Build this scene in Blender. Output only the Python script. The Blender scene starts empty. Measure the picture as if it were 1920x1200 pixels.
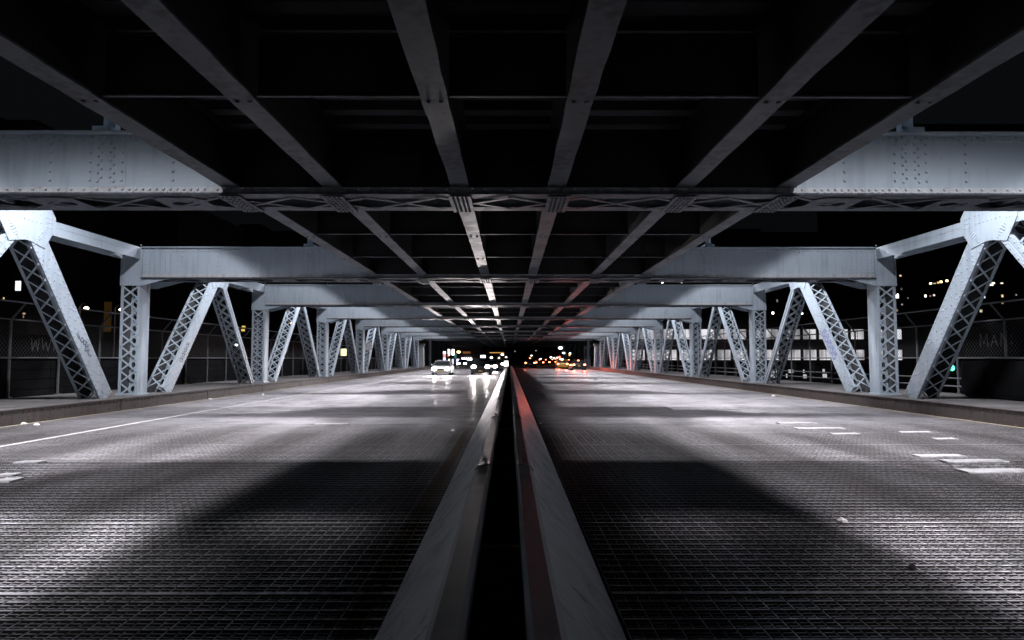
import bpy, math, random
from mathutils import Vector, Matrix

random.seed(7)
PI = math.pi
R = math.radians
sc = bpy.context.scene
COL = sc.collection

# ------------------------------------------------------------------ camera
H_CAM = 1.6
F_PX = 1250.0
cam_d = bpy.data.cameras.new('camera')
cam = bpy.data.objects.new('camera', cam_d)
COL.objects.link(cam)
cam.location = (0, 0, H_CAM)
cam.rotation_euler = (R(90 + 3.3), 0, R(-0.23))
cam_d.sensor_width = 36.0
cam_d.lens = 36.0 * F_PX / 1920.0
cam_d.clip_start = 0.05
cam_d.clip_end = 5000
cam_d.dof.use_dof = True
cam_d.dof.focus_distance = 12.0
cam_d.dof.aperture_fstop = 3.2
sc.camera = cam
CR = cam.rotation_euler.to_matrix()
CP = Vector(cam.location)


def ray(px, py):
    return CR @ Vector(((px - 960) / F_PX, -(py - 600) / F_PX, -1.0))


def at(px, py, Y):
    """point seen at a pixel of the photograph, Y metres down the bridge"""
    d = ray(px, py)
    return CP + d * (Y / d.y)


def on_ground(px, py, z=0.0):
    d = ray(px, py)
    return CP + d * ((z - H_CAM) / d.z)


# ------------------------------------------------------------------ materials
def mat(name, base=(0.5, 0.5, 0.5), rough=0.5, metal=0.0, spec=0.5, var=0.0, scale=3.0,
        dark=None, bump=0.0, bscale=40.0, emit=None, estr=0.0, coords='Object', rough_var=0.0):
    m = bpy.data.materials.new(name)
    m.use_nodes = True
    nt = m.node_tree
    N, L = nt.nodes, nt.links
    bs = N['Principled BSDF']
    bs.inputs['Base Color'].default_value = (*base, 1)
    bs.inputs['Roughness'].default_value = rough
    bs.inputs['Metallic'].default_value = metal
    bs.inputs['Specular IOR Level'].default_value = spec
    if emit:
        bs.inputs['Emission Color'].default_value = (*emit, 1)
        bs.inputs['Emission Strength'].default_value = estr
    if var > 0 or bump > 0 or rough_var > 0:
        tc = N.new('ShaderNodeTexCoord')
        nz = N.new('ShaderNodeTexNoise')
        nz.inputs['Scale'].default_value = scale
        nz.inputs['Detail'].default_value = 8
        nz.inputs['Roughness'].default_value = 0.62
        L.new(tc.outputs[coords], nz.inputs['Vector'])
        if var > 0:
            mx = N.new('ShaderNodeMix'); mx.data_type = 'RGBA'
            d = dark or tuple(c * (1 - var) for c in base)
            mx.inputs[6].default_value = (*base, 1)
            mx.inputs[7].default_value = (*d, 1)
            mr = N.new('ShaderNodeMapRange')
            mr.inputs['From Min'].default_value = 0.42
            mr.inputs['From Max'].default_value = 0.68
            L.new(nz.outputs['Fac'], mr.inputs['Value'])
            L.new(mr.outputs['Result'], mx.inputs[0])
            L.new(mx.outputs[2], bs.inputs['Base Color'])
        if rough_var > 0:
            mr2 = N.new('ShaderNodeMapRange')
            mr2.inputs['From Min'].default_value = 0.3
            mr2.inputs['From Max'].default_value = 0.7
            mr2.inputs['To Min'].default_value = max(0.05, rough - rough_var)
            mr2.inputs['To Max'].default_value = min(1, rough + rough_var)
            L.new(nz.outputs['Fac'], mr2.inputs['Value'])
            L.new(mr2.outputs['Result'], bs.inputs['Roughness'])
        if bump > 0:
            nb = N.new('ShaderNodeTexNoise')
            nb.inputs['Scale'].default_value = bscale
            nb.inputs['Detail'].default_value = 4
            L.new(tc.outputs[coords], nb.inputs['Vector'])
            bp = N.new('ShaderNodeBump')
            bp.inputs['Strength'].default_value = bump
            bp.inputs['Distance'].default_value = 0.02
            L.new(nb.outputs['Fac'], bp.inputs['Height'])
            L.new(bp.outputs['Normal'], bs.inputs['Normal'])
    return m


def steel_material(name, base, dirt, rust, rust_amount, rough):
    """painted riveted steel: blotchy paint, run-down streaks, rust specks"""
    m = bpy.data.materials.new(name)
    m.use_nodes = True
    nt = m.node_tree
    N, L = nt.nodes, nt.links
    bs = N['Principled BSDF']
    tc = N.new('ShaderNodeTexCoord')
    n1 = N.new('ShaderNodeTexNoise'); n1.inputs['Scale'].default_value = 0.9; n1.inputs['Detail'].default_value = 6
    L.new(tc.outputs['Object'], n1.inputs['Vector'])
    mp = N.new('ShaderNodeMapping'); mp.inputs['Scale'].default_value = (5.0, 5.0, 0.45)
    L.new(tc.outputs['Object'], mp.inputs['Vector'])
    n2 = N.new('ShaderNodeTexNoise'); n2.inputs['Scale'].default_value = 1.6; n2.inputs['Detail'].default_value = 5
    L.new(mp.outputs['Vector'], n2.inputs['Vector'])
    ad = N.new('ShaderNodeMath'); ad.operation = 'MULTIPLY'
    L.new(n1.outputs['Fac'], ad.inputs[0]); L.new(n2.outputs['Fac'], ad.inputs[1])
    mr = N.new('ShaderNodeMapRange')
    mr.inputs['From Min'].default_value = 0.22; mr.inputs['From Max'].default_value = 0.42
    L.new(ad.outputs[0], mr.inputs['Value'])
    mx = N.new('ShaderNodeMix'); mx.data_type = 'RGBA'
    mx.inputs[6].default_value = (*base, 1); mx.inputs[7].default_value = (*dirt, 1)
    L.new(mr.outputs['Result'], mx.inputs[0])
    n3 = N.new('ShaderNodeTexNoise'); n3.inputs['Scale'].default_value = 4.5; n3.inputs['Detail'].default_value = 9
    n3.inputs['Roughness'].default_value = 0.7
    L.new(tc.outputs['Object'], n3.inputs['Vector'])
    mr3 = N.new('ShaderNodeMapRange')
    mr3.inputs['From Min'].default_value = 0.66 - rust_amount; mr3.inputs['From Max'].default_value = 0.74 - rust_amount
    L.new(n3.outputs['Fac'], mr3.inputs['Value'])
    mx2 = N.new('ShaderNodeMix'); mx2.data_type = 'RGBA'
    mx2.inputs[7].default_value = (*rust, 1)
    L.new(mr3.outputs['Result'], mx2.inputs[0]); L.new(mx.outputs[2], mx2.inputs[6])
    L.new(mx2.outputs[2], bs.inputs['Base Color'])
    mr4 = N.new('ShaderNodeMapRange')
    mr4.inputs['From Min'].default_value = 0.3; mr4.inputs['From Max'].default_value = 0.7
    mr4.inputs['To Min'].default_value = rough - 0.08; mr4.inputs['To Max'].default_value = rough + 0.14
    L.new(n3.outputs['Fac'], mr4.inputs['Value']); L.new(mr4.outputs['Result'], bs.inputs['Roughness'])
    nb = N.new('ShaderNodeTexNoise'); nb.inputs['Scale'].default_value = 30; nb.inputs['Detail'].default_value = 3
    L.new(tc.outputs['Object'], nb.inputs['Vector'])
    bp = N.new('ShaderNodeBump'); bp.inputs['Strength'].default_value = 0.12; bp.inputs['Distance'].default_value = 0.01
    L.new(nb.outputs['Fac'], bp.inputs['Height']); L.new(bp.outputs['Normal'], bs.inputs['Normal'])
    return m


M = {}
M['steel'] = steel_material('painted steel', (0.26, 0.318, 0.37), (0.195, 0.243, 0.29), (0.17, 0.10, 0.07), 0.0, 0.42)
M['flange'] = steel_material('weathered flange steel', (0.33, 0.36, 0.385), (0.22, 0.235, 0.25), (0.20, 0.11, 0.06), 0.06, 0.42)
M['soffit'] = steel_material('shade-dark steel', (0.060, 0.067, 0.078), (0.022, 0.025, 0.030), (0.04, 0.03, 0.028), 0.0, 0.42)  # darker copy of the steel, underside shade put into its colour
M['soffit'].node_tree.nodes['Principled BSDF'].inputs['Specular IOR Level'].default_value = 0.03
M['black'] = mat('flat black steel', (0.03, 0.033, 0.036), 0.8, spec=0.1, var=0.4, scale=2)  # one even black for deck, underside sheet, strip and plinth
M['deck_shade'] = mat('deck shade steel', (0.0065, 0.0078, 0.009), 0.7, spec=0.2, var=0.4, scale=2)  # near-black copy of the steel: shade under the deck as colour
M['inner_shade'] = mat('inner shade steel', (0.05, 0.055, 0.06), 0.8, spec=0.2, var=0.4, scale=3)  # dark tone standing for the shade inside laced members
M['kerb'] = steel_material('kerb steel', (0.05, 0.043, 0.041), (0.03, 0.027, 0.026), (0.10, 0.07, 0.06), 0.08, 0.55)
M['kerb'].node_tree.nodes['Principled BSDF'].inputs['Specular IOR Level'].default_value = 0.15
M['concrete'] = mat('footway concrete', (0.105, 0.105, 0.108), 0.85, spec=0.2, var=0.55, scale=1.3, bump=0.3, bscale=25)
M['asphalt'] = mat('asphalt', (0.045, 0.045, 0.048), 0.7, var=0.3, scale=1.0, bump=0.2, bscale=60)
M['ground'] = mat('dark ground', (0.03, 0.03, 0.03), 0.9, spec=0.1, var=0.3, scale=0.1)
M['barrier'] = steel_material('dented barrier steel', (0.62, 0.64, 0.66), (0.26, 0.275, 0.29), (0.10, 0.08, 0.07), 0.06, 0.36)
b_ = M['barrier'].node_tree.nodes
for n_ in b_:
    if n_.type == 'BUMP':
        n_.inputs['Strength'].default_value = 0.9; n_.inputs['Distance'].default_value = 0.03
        tx_ = n_.inputs['Height'].links[0].from_node; tx_.inputs['Scale'].default_value = 6; tx_.inputs['Detail'].default_value = 6
M['barrier'].node_tree.nodes['Principled BSDF'].inputs['Specular IOR Level'].default_value = 0.25
M['rail'] = steel_material('barrier rail steel', (0.36, 0.37, 0.375), (0.24, 0.245, 0.25), (0.12, 0.09, 0.07), 0.02, 0.45)
M['rusty'] = mat('rusty dark plate', (0.55, 0.45, 0.32), 0.7, var=0.4, scale=4)
M['galv'] = mat('galvanised tube', (0.11, 0.12, 0.13), 0.4, metal=0.3, var=0.3, scale=5)
M['wire'] = mat('fence wire', (0.07, 0.075, 0.08), 0.5, metal=0.3)
M['darkpanel'] = mat('dark sheet panel', (0.006, 0.0066, 0.0075), 0.8, spec=0.03, var=0.4, scale=1.2)
M['plate'] = mat('worn flat plate', (0.50, 0.50, 0.52), 0.5, var=0.55, scale=4, bump=0.1)
M['darkplate'] = mat('dull flat plate', (0.16, 0.158, 0.165), 0.5, var=0.4, scale=3)
M['paint'] = mat('worn white road paint', (0.50, 0.49, 0.50), 0.75, var=0.65, scale=4, spec=0.3)
M['gutter'] = mat('pale gutter paint', (0.42, 0.37, 0.28), 0.7, var=0.5, scale=4)
M['ink'] = mat('black marker ink', (0.012, 0.012, 0.02), 0.5)
M['blueink'] = mat('blue spray paint', (0.07, 0.07, 0.28), 0.5)
M['greyink'] = mat('grey spray paint', (0.10, 0.105, 0.11), 0.6)
M['tyre'] = mat('tyre rubber', (0.012, 0.012, 0.013), 0.85)
M['rim'] = mat('wheel rim', (0.35, 0.35, 0.36), 0.35, metal=0.8)
M['glass'] = mat('dark car glass', (0.015, 0.018, 0.02), 0.08)
M['silver'] = mat('silver car paint', (0.42, 0.41, 0.42), 0.3, metal=0.4)
M['blackpaint'] = mat('black car paint', (0.012, 0.012, 0.014), 0.2)
M['yellowpaint'] = mat('yellow cab paint', (0.26, 0.14, 0.015), 0.3)
M['redpaint'] = mat('dark red car paint', (0.14, 0.015, 0.012), 0.3)
M['bluepaint'] = mat('dark blue car paint', (0.02, 0.03, 0.06), 0.3)
M['plastic'] = mat('dark trim plastic', (0.02, 0.02, 0.021), 0.6)
M['numberplate'] = mat('yellow number plate', (0.55, 0.36, 0.08), 0.5)
M['head'] = mat('lit headlamp', (0.8, 0.8, 0.8), 0.2, emit=(1.0, 0.93, 0.94), estr=65)
M['tail'] = mat('lit tail lamp', (0.5, 0.05, 0.03), 0.3, emit=(1.0, 0.20, 0.08), estr=22)
M['brickdark'] = mat('dark brick', (0.05, 0.045, 0.043), 0.9, spec=0.1, var=0.4, scale=0.6)
M['bandwall'] = mat('dark spandrel wall', (0.045, 0.047, 0.05), 0.8, spec=0.2, var=0.3, scale=0.5)
M['mullion'] = mat('dark window frame', (0.02, 0.02, 0.022), 0.6)
M['pole'] = mat('lamp pole metal', (0.10, 0.10, 0.11), 0.5, metal=0.4)
M['cloth'] = mat('grubby white bag', (0.5, 0.47, 0.46), 0.7, var=0.5, scale=9)
M['bagblack'] = mat('black bin bag', (0.012, 0.012, 0.014), 0.25)
M['paper'] = mat('paper scrap', (0.7, 0.69, 0.68), 0.8)


def glow(name, color, strength):
    if name not in M:
        M[name] = mat(name, tuple(min(0.8, c) for c in color), 0.5, emit=color, estr=strength)
    return M[name]


def lit_office_material():
    m = bpy.data.materials.new('lit office glass')
    m.use_nodes = True
    nt = m.node_tree; N, L = nt.nodes, nt.links
    bs = N['Principled BSDF']
    bs.inputs['Base Color'].default_value = (0.3, 0.3, 0.3, 1)
    tc = N.new('ShaderNodeTexCoord')
    mp = N.new('ShaderNodeMapping'); mp.inputs['Scale'].default_value = (0.55, 1.0, 0.16)
    L.new(tc.outputs['Object'], mp.inputs['Vector'])
    nz = N.new('ShaderNodeTexNoise'); nz.inputs['Scale'].default_value = 1.0; nz.inputs['Detail'].default_value = 3
    L.new(mp.outputs['Vector'], nz.inputs['Vector'])
    mr = N.new('ShaderNodeMapRange')
    mr.inputs['From Min'].default_value = 0.38; mr.inputs['From Max'].default_value = 0.6
    mr.inputs['To Min'].default_value = 0.25; mr.inputs['To Max'].default_value = 0.95
    L.new(nz.outputs['Fac'], mr.inputs['Value'])
    bs.inputs['Emission Color'].default_value = (0.90, 0.88, 0.93, 1)
    L.new(mr.outputs['Result'], bs.inputs['Emission Strength'])
    return m


M['office'] = lit_office_material()


def grating_material():
    """worn open steel grating: polished wheel tracks, rust, painted edge line"""
    m = bpy.data.materials.new('road grating steel')
    m.use_nodes = True
    nt = m.node_tree; N, L = nt.nodes, nt.links
    bs = N['Principled BSDF']
    tc = N.new('ShaderNodeTexCoord')
    sp = N.new('ShaderNodeSeparateXYZ'); L.new(tc.outputs['Object'], sp.inputs[0])
    ab = N.new('ShaderNodeMath'); ab.operation = 'ABSOLUTE'; L.new(sp.outputs['X'], ab.inputs[0])
    # wheel tracks: bands across each roadway
    mu = N.new('ShaderNodeMath'); mu.operation = 'MULTIPLY'; mu.inputs[1].default_value = 2 * PI / 1.78
    L.new(ab.outputs[0], mu.inputs[0])
    si = N.new('ShaderNodeMath'); si.operation = 'COSINE'; L.new(mu.outputs[0], si.inputs[0])
    nz = N.new('ShaderNodeTexNoise'); nz.inputs['Scale'].default_value = 1.0; nz.inputs['Detail'].default_value = 6
    mp = N.new('ShaderNodeMapping'); mp.inputs['Scale'].default_value = (1.3, 0.22, 1)
    L.new(tc.outputs['Object'], mp.inputs['Vector']); L.new(mp.outputs['Vector'], nz.inputs['Vector'])
    a1 = N.new('ShaderNodeMath'); a1.operation = 'MULTIPLY_ADD'; a1.inputs[1].default_value = 0.17
    L.new(si.outputs[0], a1.inputs[0]); L.new(nz.outputs['Fac'], a1.inputs[2])
    mr = N.new('ShaderNodeMapRange')
    mr.inputs['From Min'].default_value = 0.3; mr.inputs['From Max'].default_value = 0.72
    L.new(a1.outputs[0], mr.inputs['Value'])
    mx = N.new('ShaderNodeMix'); mx.data_type = 'RGBA'
    mx.inputs[6].default_value = (0.34, 0.335, 0.345, 1); mx.inputs[7].default_value = (0.86, 0.85, 0.88, 1)
    L.new(mr.outputs['Result'], mx.inputs[0])
    # fine speckle
    n2 = N.new('ShaderNodeTexNoise'); n2.inputs['Scale'].default_value = 14; n2.inputs['Detail'].default_value = 3
    L.new(tc.outputs['Object'], n2.inputs['Vector'])
    mr2 = N.new('ShaderNodeMapRange'); mr2.inputs['From Min'].default_value = 0.35; mr2.inputs['From Max'].default_value = 0.7
    mr2.inputs['To Min'].default_value = 0.55; mr2.inputs['To Max'].default_value = 1.25
    L.new(n2.outputs['Fac'], mr2.inputs['Value'])
    ml = N.new('ShaderNodeMix'); ml.data_type = 'RGBA'; ml.blend_type = 'MULTIPLY'; ml.inputs[0].default_value = 1.0
    L.new(mx.outputs[2], ml.inputs[6]); L.new(mr2.outputs['Result'], ml.inputs[7])
    # yellow edge line beside the barrier, oncoming side
    g = N.new('ShaderNodeMath'); g.operation = 'COMPARE'; g.inputs[1].default_value = -0.93; g.inputs[2].default_value = 0.07
    L.new(sp.outputs['X'], g.inputs[0])
    my = N.new('ShaderNodeMix'); my.data_type = 'RGBA'; my.inputs[7].default_value = (0.16, 0.125, 0.05, 1)
    L.new(g.outputs[0], my.inputs[0]); L.new(ml.outputs[2], my.inputs[6])
    # only the worn tops are bright, the bar sides keep their mill scale and rust
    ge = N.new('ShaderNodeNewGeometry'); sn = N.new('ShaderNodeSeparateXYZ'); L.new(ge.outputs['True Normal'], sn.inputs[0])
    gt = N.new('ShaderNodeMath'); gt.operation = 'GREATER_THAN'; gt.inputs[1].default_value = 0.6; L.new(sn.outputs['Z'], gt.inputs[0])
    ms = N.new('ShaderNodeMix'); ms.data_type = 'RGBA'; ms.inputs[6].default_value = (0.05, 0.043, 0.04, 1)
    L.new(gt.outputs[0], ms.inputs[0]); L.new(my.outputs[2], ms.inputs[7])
    L.new(ms.outputs[2], bs.inputs['Base Color'])
    bs.inputs['Metallic'].default_value = 0.97
    mr3 = N.new('ShaderNodeMapRange'); mr3.inputs['To Min'].default_value = 0.58; mr3.inputs['To Max'].default_value = 0.48
    L.new(mr.outputs['Result'], mr3.inputs['Value']); L.new(mr3.outputs['Result'], bs.inputs['Roughness'])
    return m


M['grating'] = grating_material()
M['brightener'] = mat('far road bright metal', (0.56, 0.55, 0.585), 0.50, var=0.55, scale=1.1, rough_var=0.08, metal=0.97)  # reflective tone set to brighten the far road
for q_ in ('brightener', 'grating'):
    b_ = M[q_].node_tree.nodes['Principled BSDF']
    b_.inputs['Coat Weight'].default_value = 0.16; b_.inputs['Coat Roughness'].default_value = 0.27


# ------------------------------------------------------------------ mesh builder
class MB:
    def __init__(self):
        self.v = []; self.f = []

    def quad8(self, c):
        i = len(self.v); self.v += [tuple(p) for p in c]
        self.f += [(i, i+3, i+2, i+1), (i+4, i+5, i+6, i+7), (i, i+1, i+5, i+4),
                   (i+1, i+2, i+6, i+5), (i+2, i+3, i+7, i+6), (i+3, i, i+4, i+7)]
        return self

    def box(self, x0, x1, y0, y1, z0, z1):
        return self.quad8([(x0, y0, z0), (x1, y0, z0), (x1, y1, z0), (x0, y1, z0),
                           (x0, y0, z1), (x1, y0, z1), (x1, y1, z1), (x0, y1, z1)])

    def bar(self, A, B, w, t, n):
        """flat bar from A to B: width w across, thickness t along n"""
        A = Vector(A); B = Vector(B); n = Vector(n).normalized()
        d = (B - A).normalized(); p = n.cross(d).normalized() * (w / 2); q = n * (t / 2)
        return self.quad8([A-p-q, A+p-q, A+p+q, A-p+q, B-p-q, B+p-q, B+p+q, B-p+q])

    def prism(self, pts, off):
        """polygon pts (3d, planar) pushed by vector off"""
        off = Vector(off); n = len(pts); i = len(self.v)
        pts = [Vector(p) for p in pts]
        nrm = Vector()
        for k in range(n):
            a, b = pts[k], pts[(k + 1) % n]
            nrm += a.cross(b)
        if nrm.dot(off) > 0:
            pts = pts[::-1]
        self.v += [tuple(p) for p in pts] + [tuple(p + off) for p in pts]
        self.f.append(tuple(range(i, i + n)))
        self.f.append(tuple(range(i + 2*n - 1, i + n - 1, -1)))
        for k in range(n):
            k2 = (k + 1) % n
            self.f.append((i + k2, i + k, i + n + k, i + n + k2))
        return self

    def tube(self, pts, r, n=8, r2=None):
        pts = [Vector(p) for p in pts]; i0 = len(self.v); m = len(pts)
        for k, p in enumerate(pts):
            d = (pts[min(k+1, m-1)] - pts[max(k-1, 0)]).normalized()
            u = d.cross(Vector((0, 0, 1)))
            if u.length < 1e-3: u = d.cross(Vector((1, 0, 0)))
            u.normalize(); w = d.cross(u)
            rr = r if r2 is None else r + (r2 - r) * k / (m - 1)
            for j in range(n):
                a = 2 * PI * j / n
                self.v.append(tuple(p + u * (rr * math.cos(a)) + w * (rr * math.sin(a))))
        for k in range(m - 1):
            for j in range(n):
                j2 = (j + 1) % n
                self.f.append((i0 + k*n + j, i0 + k*n + j2, i0 + (k+1)*n + j2, i0 + (k+1)*n + j))
        self.f.append(tuple(i0 + j for j in range(n - 1, -1, -1)))
        self.f.append(tuple(i0 + (m-1)*n + j for j in range(n)))
        return self

    def rivet(self, c, n, r=0.022, h=0.014, k=6):
        r *= 1.22; h *= 1.75
        c = Vector(c); n = Vector(n)
        u = n.orthogonal().normalized(); w = n.cross(u)
        i = len(self.v)
        for rr, hh in ((r, 0), (r * 0.75, h * 0.7)):
            for j in range(k):
                a = 2 * PI * j / k
                self.v.append(tuple(c + u * (rr * math.cos(a)) + w * (rr * math.sin(a)) + n * hh))
        self.v.append(tuple(c + n * h))
        for j in range(k):
            j2 = (j + 1) % k
            self.f.append((i + j, i + j2, i + k + j2, i + k + j))
            self.f.append((i + k + j, i + k + j2, i + 2*k))
        return self

    def ball(self, c, rx, ry, rz, nu=12, nv=8, jitter=0.0):
        c = Vector(c); i = len(self.v)
        for a in range(1, nv):
            t = PI * a / nv
            for b in range(nu):
                p = 2 * PI * b / nu; s = 1 + random.uniform(-jitter, jitter)
                self.v.append((c.x + rx*s*math.sin(t)*math.cos(p), c.y + ry*s*math.sin(t)*math.sin(p), c.z + rz*s*math.cos(t)))
        top = len(self.v); self.v.append((c.x, c.y, c.z + rz)); self.v.append((c.x, c.y, c.z - rz))
        for a in range(nv - 2):
            for b in range(nu):
                b2 = (b + 1) % nu
                self.f.append((i + a*nu + b, i + (a+1)*nu + b, i + (a+1)*nu + b2, i + a*nu + b2))
        for b in range(nu):
            b2 = (b + 1) % nu
            self.f.append((top, i + b, i + b2))
            self.f.append((top + 1, i + (nv-2)*nu + b2, i + (nv-2)*nu + b))
        return self

    def loft(self, rings):
        n = len(rings[0]); i = len(self.v)
        for r_ in rings: self.v += [tuple(p) for p in r_]
        for k in range(len(rings) - 1):
            for j in range(n):
                j2 = (j + 1) % n
                self.f.append((i + k*n + j, i + k*n + j2, i + (k+1)*n + j2, i + (k+1)*n + j))
        self.f.append(tuple(i + j for j in range(n - 1, -1, -1)))
        m = len(rings) - 1
        self.f.append(tuple(i + m*n + j for j in range(n)))
        return self

    def mirror(self):
        self.v = [(-x, y, z) for x, y, z in self.v]
        self.f = [tuple(reversed(f)) for f in self.f]
        return self

    def mesh(self, name, material, smooth=False):
        me = bpy.data.meshes.new(name)
        me.from_pydata(self.v, [], self.f)
        me.materials.append(material)
        if smooth:
            for p in me.polygons: p.use_smooth = True
        me.update()
        return me

    def build(self, name, material, parent=None, loc=None, smooth=False):
        return link(name, self.mesh(name, material, smooth), parent, loc)


def link(name, me, parent=None, loc=None, rz=None):
    o = bpy.data.objects.new(name, me)
    COL.objects.link(o)
    if parent is not None: o.parent = parent
    if loc is not None: o.location = loc
    if rz is not None: o.rotation_euler = (0, 0, rz)
    return o


def thing(name, label, cat, loc=(0, 0, 0), rz=0, group=None):
    o = link(name, None, None, loc, rz)
    return tag(o, label, cat, group)


def tag(o, label, cat, group=None):
    o['label'] = label; o['category'] = cat
    if group: o['group'] = group
    return o


def structure(o):
    o['kind'] = 'structure'
    return o


def dup(root, loc, rz=0, label=None, group=None):
    r = root.copy(); COL.objects.link(r); r.location = loc; r.rotation_euler = (0, 0, rz)
    if label: r['label'] = label
    if group: r['group'] = group
    for ch in list(root.children):
        c = ch.copy(); COL.objects.link(c); c.parent = r
        for g in ch.children:
            d = g.copy(); COL.objects.link(d); d.parent = c
    return r


# ------------------------------------------------------------------ layout numbers
LP = 11.7                       # panel length
Y0 = 11.2                       # near face of first cross girder
NB = 8                          # cross girders over the bridge
XI, XO = 12.70, 13.36           # truss: road face and outer face
ZW = 0.35                       # footway level
XK = 11.9                       # kerb
YB = [Y0 + LP * k for k in range(NB)]
Z_BOT, Z_TOP = 4.38, 5.40       # cross girder
BW = 0.95                       # girder width along the road
Y_END = 104.0

# ------------------------------------------------------------------ ground, road, footways
def sheet(name, x0, x1, y0, y1, z, m):
    b = MB(); i = 0
    b.v = [(x0, y0, z), (x1, y0, z), (x1, y1, z), (x0, y1, z)]; b.f = [(0, 1, 2, 3)]
    return structure(b.build(name, m))

sheet('ground', -3000, 3000, -600, 4000, -4.0, M['ground'])
sheet('street', -40, 40, Y_END, 700, 0.0, M['asphalt'])

def grating():
    b = MB()
    for s in (-1, 1):
        xa, xb = (0.70, XK) if s > 0 else (-XK, -0.72)
        y = -1.2; k = 0
        while y < Y_END:
            if k % 39 == 0:
                b.box(xa, xb, y - 0.022, y + 0.022, -0.05, 0.002)
            elif k % 3 == 0:
                if 2.5 < y < 15:
                    x = xa
                    while x < xb:
                        b.box(x + .005, min(x + .157, xb), y - .0115, y + .0115, -.05, 0.0); x += .162
                else:
                    b.box(xa, xb, y - 0.0115, y + 0.0115, -0.05, 0.0)
            elif 2.5 < y < 8.5:
                x = xa
                while x < xb:
                    b.box(x + .012, x + .069, y - .0055, y + .0055, -.034, -.0055); x += .081
            else:
                b.box(xa, xb, y - 0.0065, y + 0.0065, -0.034, -0.005)
            y += 0.05; k += 1
        x = xa; k = 0
        while x < xb:
            if k % 2 == 0:
                b.box(x - 0.0045, x + 0.0045, -1, Y_END, -0.06, -0.0065)
            else:
                b.box(x - 0.003, x + 0.003, -1, Y_END, -0.06, -0.0075)
            x += 0.081; k += 1
    return structure(b.build('road', M['grating']))

grating()
for s in (-1, 1):
    b = MB(); x0, x1 = min(s*.72, s*XK), max(s*.72, s*XK)
    b.v = [(x, y, z) for y, z in ((10.0, -.03), (13, -.010), (18, -.0035), (25, -.0016), (60, -.0008), (Y_END, -.0008)) for x in (x0, x1)]
    b.f = [(2*q, 2*q + 1, 2*q + 3, 2*q + 2) for q in range(5)]
    structure(b.build('road_bright_sheet', M['brightener']))  # added sheet rising through the grating to lighten the far road
# deck under the grating (dark pans and river mud far below read as black)
sheet('road_underside', -XK, XK, -4, Y_END, -0.6, M['black'])

for s in (-1, 1):
    b = MB()
    b.box(min(s*XK, s*16.1), max(s*XK, s*16.1), -6, Y_END + 20, ZW - 0.16, ZW)
    fw = structure(b.build('footway', M['concrete']))
    b = MB()
    xa, xb = sorted((s*(XK - 0.03), s*(XK - 0.003)))
    b.box(xa, xb, -6, Y_END + 20, -0.05, ZW + 0.012)
    xa2, xb2 = sorted((s*(XK - 0.06), s*(XK + 0.06)))
    b.box(xa2, xb2, -6, Y_END + 20, ZW + 0.013, ZW + 0.028)
    y = 5.0
    while y < 60:
        b.rivet((s*(XK - 0.03), y, ZW - 0.05), (-s, 0, 0), 0.018, 0.012)
        if int(y / 0.22) % 3 == 0: b.rivet((s*(XK - 0.03), y, 0.1), (-s, 0, 0), 0.018, 0.012)
        y += 0.22
    for q in range(22):
        yy = 3 + q * 5.85
        xa3, xb3 = sorted((s*(XK - 0.043), s*(XK - 0.0305)))
        b.box(xa3, xb3, yy, yy + 0.18, -0.02, ZW - 0.002)
    structure(b.build('kerb', M['kerb']))
    xa, xb = sorted((s*(XK - 0.15), s*(XK - 0.062)))
    sheet('gutter_strip', xa, xb, -3, Y_END, 0.006, M['gutter'])

sheet('lane_line', -9.30, -9.16, -3, 62, 0.006, M['paint'])
b = MB()
for y in (23.2,):
    i = len(b.v); b.v += [(-5.14, y, .006), (-5.05, y, .006), (-5.05, y + 2.9, .006), (-5.14, y + 2.9, .006)]
    b.f.append((i, i+1, i+2, i+3))
structure(b.build('lane_dashes', M['paint']))

# ------------------------------------------------------------------ the bridge
bridge = thing('bridge', 'riveted grey steel bridge with lattice posts and girders under an elevated railway deck', 'bridge')


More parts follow.
